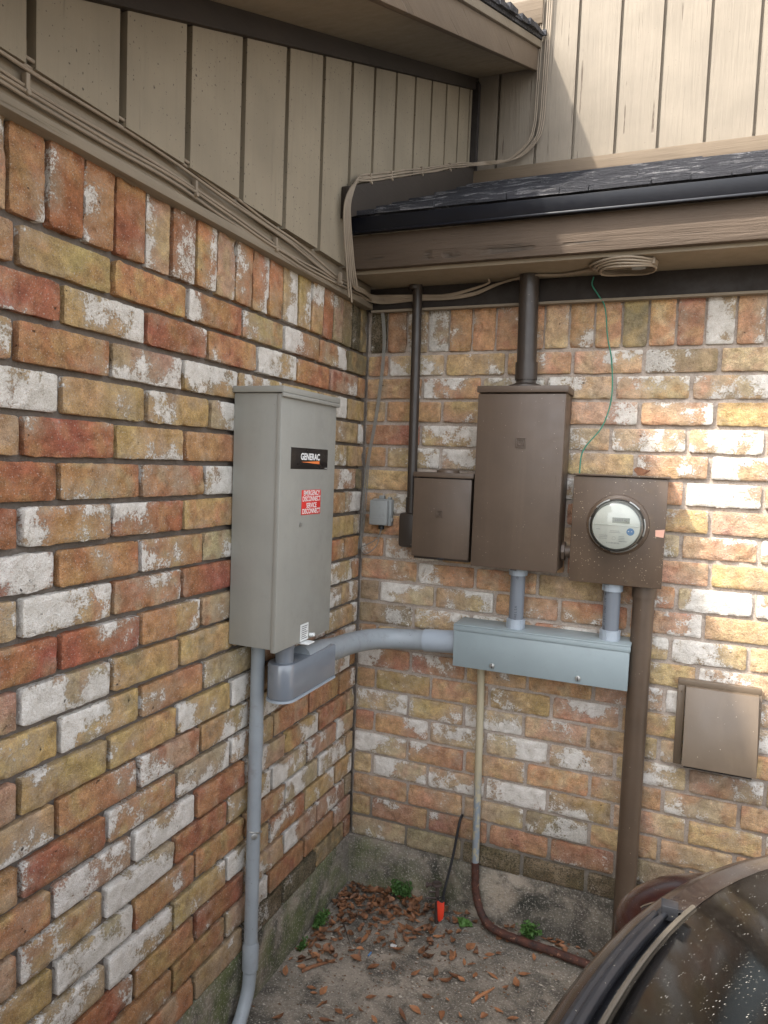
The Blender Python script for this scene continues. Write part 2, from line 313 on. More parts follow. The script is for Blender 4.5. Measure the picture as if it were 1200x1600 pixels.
# measured head joints (distance from the corner) and brick colours, course by course
RL=[[0.1369, 0.3283, 0.5253, 0.7134, 0.9155, 1.1231, 1.3229, 1.5214, 1.7199, 1.9184, 2.1169, 2.3153, 2.5138, 2.7123, 2.9108, 3.1093], [0.059, 0.2543, 0.4506, 0.647, 0.8426, 1.0343, 1.2341, 1.4326, 1.6311, 1.8296, 2.0281, 2.2266, 2.4251, 2.6235, 2.822, 3.0205], [0.1299, 0.3284, 0.5269, 0.7253, 0.9245, 1.1253, 1.3246, 1.5231, 1.7216, 1.92, 2.1185, 2.317, 2.5155, 2.714, 2.9125, 3.111], [0.0365, 0.235, 0.4335, 0.632, 0.8305, 1.0318, 1.2367, 1.4352, 1.6336, 1.8321, 2.0306, 2.2291, 2.4276, 2.6261, 2.8245, 3.023], [0.1199, 0.3183, 0.5168, 0.7153, 0.9138, 1.1117, 1.3135, 1.512, 1.7105, 1.909, 2.1075, 2.3059, 2.5044, 2.7029, 2.9014, 3.0999], [0.0474, 0.2459, 0.4444, 0.6429, 0.8414, 1.0445, 1.2392, 1.4377, 1.6362, 1.8347, 2.0332, 2.2317, 2.4301, 2.6286, 2.8271, 3.0256], [0.1217, 0.3202, 0.5186, 0.7171, 0.9156, 1.1187, 1.3164, 1.5149, 1.7133, 1.9118, 2.1103, 2.3088, 2.5073, 2.7058, 2.9043, 3.1027], [0.0492, 0.2477, 0.4461, 0.6446, 0.8431, 1.0431, 1.2432, 1.4417, 1.6402, 1.8387, 2.0371, 2.2356, 2.4341, 2.6326, 2.8311, 3.0296], [0.1194, 0.3178, 0.5163, 0.7148, 0.9133, 1.1138, 1.3157, 1.5142, 1.7127, 1.9112, 2.1097, 2.3081, 2.5066, 2.7051, 2.9036, 3.1021], [0.0522, 0.2506, 0.4491, 0.6476, 0.8461, 1.0381, 1.2365, 1.4349, 1.6334, 1.8319, 2.0304, 2.2289, 2.4274, 2.6258, 2.8243, 3.0228], [0.1234, 0.3219, 0.5204, 0.7189, 0.9174, 1.1153, 1.3163, 1.5147, 1.7132, 1.9117, 2.1102, 2.3087, 2.5072, 2.7056, 2.9041, 3.1026], [0.0367, 0.2352, 0.4336, 0.6321, 0.8306, 1.0348, 1.2337, 1.4322, 1.6307, 1.8292, 2.0276, 2.2261, 2.4246, 2.6231, 2.8216, 3.0201], [0.1276, 0.326, 0.5245, 0.723, 0.9215, 1.1193, 1.3168, 1.5153, 1.7138, 1.9123, 2.1108, 2.3092, 2.5077, 2.7062, 2.9047, 3.1032], [0.0447, 0.2431, 0.4416, 0.6401, 0.8386, 1.0371, 1.2392, 1.4377, 1.6361, 1.8346, 2.0331, 2.2316, 2.4301, 2.6286, 2.8271, 3.0255], [0.1233, 0.3218, 0.5203, 0.7188, 0.9172, 1.1218, 1.3137, 1.5122, 1.7107, 1.9092, 2.1077, 2.3062, 2.5046, 2.7031, 2.9016, 3.1001], [0.056, 0.2545, 0.453, 0.6515, 0.85, 1.0485, 1.2474, 1.4459, 1.6444, 1.8429, 2.0414, 2.2399, 2.4383, 2.6368, 2.8353, 3.0338], [0.1276, 0.3261, 0.5245, 0.723, 0.9215, 1.1259, 1.3143, 1.5128, 1.7113, 1.9098, 2.1082, 2.3067, 2.5052, 2.7037, 2.9022, 3.1007], [0.0512, 0.2496, 0.4481, 0.6466, 0.8451, 1.0436, 1.2407, 1.4391, 1.6376, 1.8361, 2.0346, 2.2331, 2.4316, 2.6301, 2.8285, 3.027], [0.1277, 0.3262, 0.5246, 0.7231, 0.9216, 1.117, 1.3155, 1.514, 1.7124, 1.9109, 2.1094, 2.3079, 2.5064, 2.7049, 2.9033, 3.1018], [0.0476, 0.2461, 0.4446, 0.6431, 0.8416, 1.0401, 1.2386, 1.437, 1.6355, 1.834, 2.0325, 2.231, 2.4295, 2.6279, 2.8264, 3.0249], [0.1261, 0.3246, 0.5231, 0.7216, 0.9201, 1.1185, 1.317, 1.5155, 1.714, 1.9125, 2.111, 2.3095, 2.5079, 2.7064, 2.9049, 3.1034], [0.0476, 0.2461, 0.4446, 0.6431, 0.8416, 1.0401, 1.2386, 1.437, 1.6355, 1.834, 2.0325, 2.231, 2.4295, 2.6279, 2.8264, 3.0249]]
RB=[[0.078, 0.267, 0.4611, 0.6565, 0.852, 1.0458, 1.2404, 1.4351, 1.6297, 1.8244, 2.019, 2.2136, 2.4083, 2.6029], [0.195, 0.3894, 0.5833, 0.7772, 0.9796, 1.1742, 1.3689, 1.5635, 1.7582, 1.9528, 2.1474, 2.3421, 2.5367], [0.073, 0.2643, 0.4591, 0.654, 0.8488, 1.0433, 1.238, 1.4326, 1.6273, 1.8219, 2.0166, 2.2112, 2.4058, 2.6005], [0.1962, 0.3895, 0.5827, 0.776, 0.9782, 1.1709, 1.3655, 1.5601, 1.7548, 1.9494, 2.1441, 2.3387, 2.5334], [0.0803, 0.2658, 0.4593, 0.6528, 0.8463, 1.0392, 1.2338, 1.4284, 1.6231, 1.8177, 2.0124, 2.207, 2.4017, 2.5963], [0.2014, 0.396, 0.5906, 0.7853, 0.9799, 1.1746, 1.3692, 1.5639, 1.7585, 1.9531, 2.1478, 2.3424, 2.5371], [0.076, 0.2707, 0.4653, 0.66, 0.8546, 1.0493, 1.2439, 1.4385, 1.6332, 1.8278, 2.0225, 2.2171, 2.4118, 2.6064], [0.2014, 0.396, 0.5907, 0.7853, 0.98, 1.1736, 1.3682, 1.5629, 1.7575, 1.9522, 2.1468, 2.3415, 2.5361], [0.0853, 0.28, 0.4746, 0.6693, 0.8639, 1.0586, 1.2532, 1.4478, 1.6425, 1.8371, 2.0318, 2.2264, 2.4211, 2.6157], [0.2049, 0.3957, 0.5896, 0.7835, 0.9774, 1.1725, 1.3672, 1.5618, 1.7565, 1.9511, 2.1457, 2.3404, 2.535], [0.0736, 0.2668, 0.4613, 0.6578, 0.8544, 1.0509, 1.2455, 1.4402, 1.6348, 1.8295, 2.0241, 2.2187, 2.4134, 2.608], [0.196, 0.3894, 0.5828, 0.7763, 0.9697, 1.1683, 1.3629, 1.5575, 1.7522, 1.9468, 2.1415, 2.3361, 2.5307], [0.0706, 0.2653, 0.4599, 0.6545, 0.8492, 1.0438, 1.2385, 1.4331, 1.6278, 1.8224, 2.017, 2.2117, 2.4063, 2.601], [0.1935, 0.3798, 0.5745, 0.7691, 0.9638, 1.1584, 1.353, 1.5477, 1.7423, 1.937, 2.1316, 2.3262, 2.5209], [0.0718, 0.2661, 0.4587, 0.6498, 0.8483, 1.0429, 1.2376, 1.4322, 1.6269, 1.8215, 2.0162, 2.2108, 2.4054, 2.6001], [0.1921, 0.3806, 0.5695, 0.7623, 0.9571, 1.1517, 1.3464, 1.541, 1.7356, 1.9303, 2.1249, 2.3196, 2.5142], [0.0732, 0.2661, 0.4536, 0.6481, 0.8408, 1.0374, 1.232, 1.4267, 1.6213, 1.816, 2.0106, 2.2052, 2.3999, 2.5945], [0.1952, 0.3886, 0.584, 0.7742, 0.9762, 1.1727, 1.3673, 1.5619, 1.7566, 1.9512, 2.1459, 2.3405, 2.5352], [0.071, 0.2673, 0.4598, 0.6531, 0.8421, 1.044, 1.2386, 1.4333, 1.6279, 1.8226, 2.0172, 2.2119, 2.4065, 2.6011], [0.2016, 0.3914, 0.5877, 0.7806, 0.9748, 1.1702, 1.3649, 1.5595, 1.7542, 1.9488, 2.1435, 2.3381, 2.5327], [0.0734, 0.275, 0.4764, 0.6667, 0.8595, 1.0542, 1.2488, 1.4435, 1.6381, 1.8327, 2.0274, 2.222, 2.4167, 2.6113], [0.2012, 0.3942, 0.5864, 0.7796, 0.9742, 1.1689, 1.3635, 1.5582, 1.7528, 1.9474, 2.1421, 2.3367, 2.5314]]
TL=['G1 O4 O5 Y2 O2 O1 Y1 O1 ?? ?? ?? ?? ?? ?? ?? ??', '?? P5 O1 Y8 O1 R1 Y6 R4 ?? ?? ?? ?? ?? ?? ?? ??', 'Y1 Y5 ?? Y4 Y7 P4 O1 O3 ?? ?? ?? ?? ?? ?? ?? ??', '?? T1 ?? ?? T5 Y3 Y2 T7 ?? ?? ?? ?? ?? ?? ?? ??', 'T1 Y5 ?? ?? O2 Y3 R1 P1 ?? ?? ?? ?? ?? ?? ?? ??', 'G1 P5 ?? ?? W8 O1 O1 R1 ?? ?? ?? ?? ?? ?? ?? ??', 'W7 O1 ?? ?? Y1 R4 O6 R1 ?? ?? ?? ?? ?? ?? ?? ??', 'W6 ?? ?? ?? T5 O3 O1 P7 ?? ?? ?? ?? ?? ?? ?? ??', 'O1 ?? ?? ?? R1 O2 Y7 T2 ?? ?? ?? ?? ?? ?? ?? ??', '?? ?? ?? ?? T1 O4 R3 R4 ?? ?? ?? ?? ?? ?? ?? ??', '?? ?? ?? ?? Y2 Y1 T7 P3 ?? ?? ?? ?? ?? ?? ?? ??', '?? ?? ?? ?? T5 O2 Y4 Y2 ?? ?? ?? ?? ?? ?? ?? ??', '?? ?? ?? ?? Y3 Y1 Y1 P1 ?? ?? ?? ?? ?? ?? ?? ??', '?? ?? ?? T5 ?? P4 O1 T2 ?? ?? ?? ?? ?? ?? ?? ??', '?? O1 O1 T5 W6 O4 R1 P1 ?? ?? ?? ?? ?? ?? ?? ??', '?? ?? Y4 P4 O1 T7 P6 O1 ?? ?? ?? ?? ?? ?? ?? ??', '?? P4 W6 Y5 R2 W8 Y6 P5 ?? ?? ?? ?? ?? ?? ?? ??', '?? ?? W5 O2 O1 O1 W8 Y1 ?? ?? ?? ?? ?? ?? ?? ??', 'Y4 Y5 R3 T5 Y4 Y7 T5 ?? ?? ?? ?? ?? ?? ?? ?? ??', 'G1 P5 P5 T3 R1 O1 R1 ?? ?? ?? ?? ?? ?? ?? ?? ??', '?? O1 O1 W4 O1 O1 ?? ?? ?? ?? ?? ?? ?? ?? ?? ??', '?? G0 D1 D2 T1 O1 ?? ?? ?? ?? ?? ?? ?? ?? ?? ??']
TB=['O0 W6 Y2 O2 P3 G4 T2 ?? ?? ?? ?? ?? ?? ??', 'O1 O4 W5 T4 T5 T6 ?? ?? ?? ?? ?? ?? ??', 'Y0 O1 O5 ?? P4 O3 Y1 ?? ?? ?? ?? ?? ?? ??', 'R1 Y6 ?? T4 T4 W8 ?? ?? ?? ?? ?? ?? ??', 'O0 Y6 P5 ?? Y1 P3 T6 ?? ?? ?? ?? ?? ?? ??', 'Y1 ?? ?? ?? O1 W9 T5 ?? ?? ?? ?? ?? ??', 'Y1 W7 ?? ?? ?? Y4 P1 ?? ?? ?? ?? ?? ?? ??', 'O0 ?? ?? ?? W5 P4 W7 ?? ?? ?? ?? ?? ??', 'O2 W6 ?? ?? ?? P1 Y1 ?? ?? ?? ?? ?? ?? ??', 'O1 O4 O0 Y0 O2 W8 W6 ?? ?? ?? ?? ?? ??', 'G0 W6 Y4 O2 R2 P4 Y1 ?? ?? ?? ?? ?? ?? ??', 'G2 T6 ?? ?? Y4 T6 T3 ?? ?? ?? ?? ?? ??', 'O1 ?? ?? ?? ?? Y1 W6 ?? ?? ?? ?? ?? ?? ??', 'R4 R4 ?? O0 P4 W4 P2 ?? ?? ?? ?? ?? ??', 'O0 V3 O1 V2 P5 Y1 W5 ?? ?? ?? ?? ?? ?? ??', 'W6 Y3 W7 P3 Y2 T2 O1 ?? ?? ?? ?? ?? ??', 'R0 O2 T5 W7 T6 W5 T3 ?? ?? ?? ?? ?? ?? ??', 'W6 R2 O2 O1 O1 T3 Y2 ?? ?? ?? ?? ?? ??', 'Y0 W6 P5 P6 V2 T2 Y1 P1 ?? ?? ?? ?? ?? ??', 'O1 O1 T2 G6 Y1 T1 O1 ?? ?? ?? ?? ?? ??', 'Y1 O2 R1 O1 R3 G1 ?? ?? ?? ?? ?? ?? ?? ??', 'T3 G1 D0 D0 D0 ?? ?? ?? ?? ?? ?? ?? ??']
SL=[0.1107, 0.1797, 0.2468, 0.3122, 0.3831, 0.4548, 0.5329, 0.6008, 0.6752, 0.7452, 0.817, 0.8895, 0.9657, 1.0393, 1.1203, 1.192, 1.2678, 1.3379]
SB=[0.068, 0.1363, 0.2073, 0.2766, 0.3504, 0.4243, 0.4963, 0.5702, 0.6422, 0.7132, 0.7885, 0.8591, 0.9311, 1.0043, 1.0793, 1.1522]
# ---------------- brickwork ----------------
HC = .0735
BASE = dict(R=(0.370,0.141,0.066), O=(0.455,0.236,0.106), Y=(0.498,0.341,0.145), T=(0.486,0.351,0.198), P=(0.486,0.294,0.184), G=(0.275,0.220,0.116), D=(0.190,0.147,0.077), V=(0.349,0.236,0.072), W=(0.508,0.389,0.232))
rb = random.Random(11)
def pick(): 
    return rb.choice('OOOOYYYTTTPPRRW')+str(rb.choice([0,1,1,2,3,4,5,6]))
def zc(k): return 2.0-k*HC
def brick(mb, wall, s0, s1, z0, z1, code, fine):
    if code == '??': code = pick()
    col = BASE[code[0]]; wv = int(code[1])/10
    if code[0] == 'W': wv = max(wv, .6)
    j = rb.uniform(.93, 1.09)*(1.16 if wall == 'B' else 1); h = rb.uniform(-.05, .05)  # back wall's brighter light put into its brick colours
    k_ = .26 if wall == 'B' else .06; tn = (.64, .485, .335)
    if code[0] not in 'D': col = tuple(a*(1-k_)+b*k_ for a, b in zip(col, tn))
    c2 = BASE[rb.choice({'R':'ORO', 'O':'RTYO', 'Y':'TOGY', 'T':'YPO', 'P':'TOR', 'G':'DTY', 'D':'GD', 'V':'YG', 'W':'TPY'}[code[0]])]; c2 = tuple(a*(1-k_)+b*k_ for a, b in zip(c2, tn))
    gd = rb.uniform(0, 6.28); gx_, gz_ = math.cos(gd)*rb.uniform(.1, .5), math.sin(gd)*rb.uniform(.05, .3); fq = rb.uniform(14, 34)
    col = (min(.8, col[0]*j*(1+h)), col[1]*j, max(.01, col[2]*j*(1-h)))
    seed = rb.random(); moss_dark = .95 if code[0] == 'D' else .35 if code[0] == 'G' else 0.
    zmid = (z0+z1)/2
    if zmid < .52 and moss_dark < .5: moss_dark = max(moss_dark, .45 if wall == 'B' else .3)
    if zmid < .60 and moss_dark < .2: moss_dark = .12
    if zmid > 2.0 and s0 < .25: moss_dark = max(moss_dark, .4)  # soldier bricks near the inner corner set darker
    cell = .0060 if fine else .02
    A, B = (s1-s0)/2, (z1-z0)/2; cs, cz = (s0+s1)/2, (z0+z1)/2
    A *= rb.uniform(.992, 1.0); B *= rb.uniform(.965, 1.0)
    rot = rb.gauss(0, .0035); dep = rb.gauss(0, .0012); tl = rb.gauss(0, .010); tz = rb.gauss(0, .016)
    nx, nz = max(4, round(2*A/cell)), max(4, round(2*B/cell)); rad = rb.uniform(.0025, .008); chip = rb.random() < .35
    ns = seed*50
    xs = [-A, -A+.0022]+[-A+.0022+(2*A-.0044)*i/(nx-2) for i in range(1, nx-2)]+[A-.0022, A]
    CO = []; PA = []; zs = [-B, -B+.002]+[-B+.002+(2*B-.004)*i/(nz-2) for i in range(1, nz-2)]+[B-.002, B]
    nx, nz = len(xs), len(zs); V = []
    for iz, b in enumerate(zs):
        for ix, a in enumerate(xs):
            aa, bb = a, b; ea, eb = A-abs(a), B-abs(b)
            if ea < rad and eb < rad:
                dx, dz = rad-ea, rad-eb; L = math.hypot(dx, dz)
                if L > rad:
                    aa = math.copysign(A-rad+dx*rad/L, a); bb = math.copysign(B-rad+dz*rad/L, b)
            q = Vector((a*60+ns, b*60, ns)); n1 = noise.noise(q); n2 = noise.noise(q*3)
            edge = min(ea, eb); d = dep+tl*a*.6+tz*b+.0009*n1+.0006*n2
            eo = noise.noise(Vector((a*38+ns, b*38, 7.7)))*.0030+noise.noise(Vector((a*120, b*120+ns, 3.)))*.0019
            if edge < .0001:
                d -= .0022
                if eb < .0001: bb += math.copysign(min(eo, .0008), b)
                if ea < .0001: aa += math.copysign(min(eo, .0008), a)
            elif edge < .0030: d -= .0004+max(0, -eo)*.8
            if chip:
                g = noise.noise(Vector((a*22+ns, b*22, 1.3)))
                if g > .30 and edge < .014: d -= min(.0045, (g-.30)*.045)
            ca, sa = math.cos(rot), math.sin(rot)
            V.append((cs+aa*ca-bb*sa, cz+aa*sa+bb*ca, d))
            n3 = noise.noise(Vector((a*fq+ns, b*fq*1.3, 11.)))
            f2 = max(0., min(.75, (n3-.02)*3.2)); CO.append(tuple(p*(1-f2)+r*f2*j for p, r in zip(col, c2))+(1,))
            wz = wv+math.sqrt(max(0, wv*(1-wv)))*2*(gx_*a/A+gz_*b/B)+.22*noise.noise(Vector((a*26, b*26+ns, 5.)))*(.35+wv)
            PA.append((max(0., min(1., wz)), seed, moss_dark, 1))
    F = [(iz*nx+ix, iz*nx+ix+1, (iz+1)*nx+ix+1, (iz+1)*nx+ix) for iz in range(nz-1) for ix in range(nx-1)]
    ring = [ix for ix in range(nx)]+[iz*nx+nx-1 for iz in range(1, nz)]+[(nz-1)*nx+ix for ix in range(nx-2, -1, -1)]+[iz*nx for iz in range(nz-2, 0, -1)]
    n = len(V); V += [(V[i][0], V[i][1], -.03) for i in ring]
    m = len(ring); F += [(ring[k], n+k, n+(k+1) % m, ring[(k+1) % m]) for k in range(m)]
    W = [(d, -s, z) if wall == 'L' else (s, -d, z) for s, z, d in V]
    if wall == 'L': pass
    mb.add(W, F, 0)
    CO += [CO[i] for i in ring]; PA += [PA[i] for i in ring]; mb.col['bcol'] += CO; mb.col['bpar'] += PA
SLC = 'G2 D1 G1 T4 R2 Y3 Y3 T5 O1 O4 O1 P3 O3 R4 T4 R1 O4 R1 O2 T3'.split()
SBC = 'D1 O1 T4 W6 O1 O1 O1 O2 T2 O2 O1 G1 O1 R1 W5 O1'.split()
def brickwall(wall, R, T, SJ, SC, smax, parent):
    mb = MB(); mb.col = dict(bcol=[], bpar=[]); j = .0115
    lim = 1.5 if wall == 'L' else 1.36
    for k in range(22):
        t = T[k].split(); a = .002 if wall == 'L' else .007
        zj = rb.gauss(0, .0008)
        for i, b in enumerate(R[k]):
            if b-a > .02: brick(mb, wall, a+(j/2 if i else 0), b-j/2, zc(k+1)+j/2+zj, zc(k)-j/2+zj, t[i], a < lim)
            a = b
    a = .004 if wall == 'L' else .013; sj = list(SJ); sc = list(SC)
    if wall == 'L': sj = [.052]+sj
    while sj[-1] < smax: sj.append(sj[-1]+.0735)
    for i, b in enumerate(sj):
        brick(mb, wall, a+(.004 if i else 0), b-.004, 2.0+.005, 2.143, sc[i] if i < len(sc) else '??', a < lim); a = b
    n = len(mb.v); d = -.0155 if wall == 'L' else -.0095     # mortar: a gently wavy sheet behind the faces
    st = .012; ns, nz = int(smax/st), int((2.15-.383)/st)
    V = []
    for iz in range(nz+1):
        for i in range(ns+1):
            s = i*smax/ns; z = .383+iz*(2.15-.383)/nz; dd = d+.0022*noise.noise(Vector((s*45, z*45, 2 if wall == 'L' else 9)))+.0012*noise.noise(Vector((s*120, z*120, 5)))
            V.append((dd, -s, z) if wall == 'L' else (s, -dd, z))
    mb.add(V, [(iz*(ns+1)+i, iz*(ns+1)+i+1, (iz+1)*(ns+1)+i+1, (iz+1)*(ns+1)+i) for iz in range(nz) for i in range(ns)], 1)
    q = ((-.03, -smax, .383), (-.03, 0, 2.15)) 
    mb.col['bcol'] += [(.2,.2,.2,1)]*len(V); mb.col['bpar'] += [(0,0,0,1)]*len(V)
    if wall == 'L': mb.box(-.22, -.03, -smax, .3, .383, 2.15, 1)
    else: mb.box(-.03, smax, .03, .22, .383, 2.15, 1)
    mb.col['bcol'] += [(.2,.2,.2,1)]*8; mb.col['bpar'] += [(0,0,0,1)]*8
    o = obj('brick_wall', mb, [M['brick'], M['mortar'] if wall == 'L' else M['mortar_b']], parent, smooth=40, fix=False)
    bm = bmesh.new(); bm.from_mesh(o.data); bmesh.ops.recalc_face_normals(bm, faces=bm.faces); bm.to_mesh(o.data); bm.free()
    o.data.polygons.foreach_set('use_smooth', [True]*len(o.data.polygons)); o.data.set_sharp_from_angle(angle=R_(50))
    return o
house = thing('house', 'brick house corner with taupe siding above, dark shingle eave and brown trim', 'house', (0, 0, ZG))
XM = 2.7; YM = -3.2
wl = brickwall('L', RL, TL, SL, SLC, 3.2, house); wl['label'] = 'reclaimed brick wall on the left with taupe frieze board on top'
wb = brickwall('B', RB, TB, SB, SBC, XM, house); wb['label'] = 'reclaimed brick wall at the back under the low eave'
def rough_box(wall, s0, s1, z0, z1, d1, depth, step=.03, amp=.004):
    mb = MB(); ns = int((s1-s0)/step); nz = max(3, int((z1-z0)/step)); V = []
    for iz in range(nz+1):
        for i in range(ns+1):
            s = s0+(s1-s0)*i/ns; z = z0+(z1-z0)*iz/nz
            dd = d1+amp*noise.noise(Vector((s*9, z*9, 4 if wall == 'L' else 8)))+amp*.5*noise.noise(Vector((s*40, z*40, 4)))
            if iz == nz: dd -= .004; z += .003*noise.noise(Vector((s*30, 1, 1)))
            V.append((dd, -s, z) if wall == 'L' else (s, -dd, z))
    top = [(p[0]-depth, p[1], p[2]) if wall == 'L' else (p[0], p[1]+depth, p[2]) for p in V[-(ns+1):]]
    V += top; nz += 1
    mb.add(V, [(iz*(ns+1)+i, iz*(ns+1)+i+1, (iz+1)*(ns+1)+i+1, (iz+1)*(ns+1)+i) for iz in range(nz) for i in range(ns)])
    return mb
obj('foundation', rough_box('L', -.02, 3.2, .10, .386, .004, .2), M['found'], wl, smooth=60)
obj('foundation', rough_box('B', -.01, XM, .10, .386, .008, .2), M['found'], wb, smooth=60)
# frieze boards over the brick
mb = MB(); mb.box(-.15, .014, -3.2, -.02, 2.150, 2.26); mb.box(-.1, .024, -3.2, -.02, 2.139, 2.158); obj('frieze_board', mb, M['frieze'], wl, .0025)
mb = MB(); mb.box(.0, XM, -.022, .1, 2.137, 2.204); obj('frieze_board', mb, M['dark'], wb, .002)
mb = MB(); mb.box(.02, XM, -.026, -.005, 2.1295, 2.1365); obj('sealant_strip', mb, M['frieze'], wb)
# grooved siding above the left wall (its top follows the raking soffit)
def soff(y): return 3.365+.4256*(y-1.0)
gl = [-1.69,-1.66,-1.50,-1.328,-1.141,-.966,-.78,-.597,-.414,-.244,-.086,.087,.261,.432,.602,.766,.920,1.02]
def grooved(pts, depth, gw, zb, zt, wall, face):
    prof = [(pts[0], 0)]
    for g in pts[1:-1]: prof += [(g-gw, 0), (g-gw+.001, -depth), (g+gw-.001, -depth), (g+gw, 0)]
    prof.append((pts[-1], 0)); V = []; mb = MB()
    for s, d in prof:
        zz = zb(s); zt_ = zt(s)
        for z in (zz, zt_): V.append((face+d, s, z) if wall == 'L' else (s, face-d, z))
    n = len(prof); mb.add(V, [(2*i, 2*i+2, 2*i+3, 2*i+1) for i in range(n-1)])
    V = [(v[0]-.045, v[1], v[2]) if wall == 'L' else (v[0], v[1]+.02, v[2]) for v in V[::2]]
    k = len(V); V2 = [mb.v[2*i] for i in range(k)]+V; mb.add(V2, [(i, i+1, k+i+1, k+i) for i in range(k-1)])
    return mb
sl = obj('siding_wall', grooved(gl, .032, .0088, lambda s: 2.214, soff, 'L', .032), M['siding'], house, smooth=0)
sl['label'] = 'grooved taupe siding above the left wall'
q0, q1 = -1.60, 1.05; obj('backing', MB().hexa([(-.2,q0,2.262),(-.015,q0,2.262),(-.015,q1,2.262),(-.2,q1,2.262),(-.2,q0,soff(q0)+.05),(-.015,q0,soff(q0)+.05),(-.015,q1,soff(q1)+.05),(-.2,q1,soff(q1)+.05)]), M['dark'], sl)
mb = MB()   # dark trim under the raking soffit and in the inner corner
mb.hexa([(.02,-1.65,soff(-1.65)-.05),(.046,-1.65,soff(-1.65)-.05),(.046,1.0,soff(1)-.05),(.02,1.0,soff(1)-.05),(.02,-1.65,soff(-1.65)+.01),(.046,-1.65,soff(-1.65)+.01),(.046,1.0,soff(1)+.01),(.02,1.0,soff(1)+.01)])
obj('trim_board', mb, M['btrim'], sl, .002)
mb = MB(); mb.box(.0, .060, .955, .99, 2.85, 3.33); obj('trim_board', mb, M['dark'], sl, .002)
gx = [0, .141, .31, .47, .64, .805, .98, 1.155, 1.325, 1.495, 1.665, 1.84, 2.01, 2.18, 2.35, 2.52, XM]
su = obj('siding_wall', grooved(gx, .018, .006, lambda s: 2.80, lambda s: 5.2, 'B', 1.0), M['siding2'], house, smooth=0)
su['label'] = 'weathered upper siding set back above the low roof'
mb = MB(); mb.box(-2, XM, 1.021, 1.2, 2.2, 5.2); obj('backing', mb, M['siding2'], su)
# raking overhang of the upper left roof
ya, yb = -1.90, .985
def rk(x0, x1, a, b): return [(x0,ya,soff(ya)+a),(x1,ya,soff(ya)+a),(x1,yb,soff(yb)+a),(x0,yb,soff(yb)+a),(x0,ya,soff(ya)+b),(x1,ya,soff(ya)+b),(x1,yb,soff(yb)+b),(x0,yb,soff(yb)+b)]
ro = obj('raking_roof', MB().hexa(rk(-1.6, .322, .112, .125)), M['shingle'], house); ro['label'] = 'raking roof overhang above the left siding'
obj('soffit', MB().hexa(rk(-.1, .286, .0, .012)), M['soffit'], ro)
obj('fascia', MB().hexa(rk(.286, .306, -.012, .080)), M['fascia_y'], ro, .002)
obj('trim_strip', MB().hexa(rk(.286, .317, .0805, .110)), M['frieze'], ro, .002)
mb = MB(); y = ya
while y < .98:     # ragged shingle edge
    L = rb.uniform(.09, .13); y2 = min(y+L, .985); e = rb.uniform(.325, .340); t = rb.uniform(.012, .018)
    a, b = soff(y)+.1255, soff(y2)+.1255
    mb.hexa([(-1.6,y,a),(e,y,a),(e,y2,b),(-1.6,y2,b),(-1.6,y,a+t+.008),(e,y,a+t+.008),(e,y2,b+t),(-1.6,y2,b+t)]); y = y2+.001
obj('shingles', mb, M['shingle'], ro)
mb = MB(); mb.box(-1.6, .306, -3.2, -1.905, 2.262, 2.275); mb.box(.286, .306, -3.2, -1.905, 2.2755, 2.37); mb.box(-1.6, .322, -3.2, -1.905, 2.3705, 2.39); obj('eave', mb, M['soffit'], ro)
mb = MB(); mb.box(-.05, .02, -3.2, -1.695, 2.2602, 2.2618); obj('closure', mb, M['frieze'], sl)
mb = MB(); mb.box(-.4, .318, .975, .998, 3.535, 3.64); obj('trim_board', mb, M['flash'], su, .002)
# low roof over the back wall
low = obj('low_roof', MB().hexa([(.03,-.222,2.352),(XM,-.222,2.352),(XM,.96,2.872),(.03,.96,2.872),(.03,-.222,2.366),(XM,-.222,2.366),(XM,.96,2.886),(.03,.96,2.886)]), M['shingle'], house)
low['label'] = 'low shingle roof with brown fascia over the back wall'
mb = MB(); sl_ = (2.886-2.366)/1.182; rows = 9
for k in range(rows):       # overlapping courses with uneven butt edges
    y0 = -.236+k*.135; y1 = min(y0+.15, .965); x = .032
    while x < XM:
        L = rb.uniform(.3, 1.0) if k else rb.uniform(.04, .16); x1 = min(x+L, XM); dy = rb.uniform(-.006, .006); z0 = 2.3665+(y0+dy+.222)*sl_; z1 = 2.3665+(y1+.222)*sl_; t = rb.choice([.006, .009, .012])+.004
        mb.hexa([(x,y0+dy,z0),(x1-.002,y0+dy,z0),(x1-.002,y1,z1),(x,y1,z1),(x,y0+dy,z0+t),(x1-.002,y0+dy,z0+t),(x1-.002,y1,z1+.002),(x,y1,z1+.002)]); x = x1
obj('shingles', mb, M['shingle'], low)
mb = MB(); mb.hexa([(.024,-.227,2.312),(XM,-.227,2.312),(XM,-.211,2.312),(.024,-.211,2.312),(.024,-.238,2.353),(XM,-.238,2.353),(XM,-.211,2.353),(.024,-.211,2.353)]); mb.box(.024, XM, -.236, -.2275, 2.3095, 2.3155); obj('drip_edge', mb, M['drip'], low, .0015)
mb = MB(); mb.box(.034, XM, -.2105, -.190, 2.214, 2.311); fa = obj('fascia', mb, M['fascia'], low, .002)
mb = MB(); mb.box(.03, XM, -.1895, .0, 2.204, 2.216); obj('soffit', mb, M['soffit'], low)
def frake(x0, x1, y0, y1, a, b):
    f = lambda y: 2.334+(y+.294)*.438
    return [(x0,y0,f(y0)+a),(x1,y0,f(y0)+a),(x1,y1,f(y1)+a),(x0,y1,f(y1)+a),(x0,y0,f(y0)+b),(x1,y0,f(y0)+b),(x1,y1,f(y1)+b),(x0,y1,f(y1)+b)]
obj('flashing_board', MB().hexa(frake(.0325, .056, -.292, .955, 0, .088)), M['btrim'], low, .002)
mb = MB(); mb.box(.02, XM, .945, .985, 2.85, 2.945); obj('flashing_board', mb, M['flash'], low, .003)
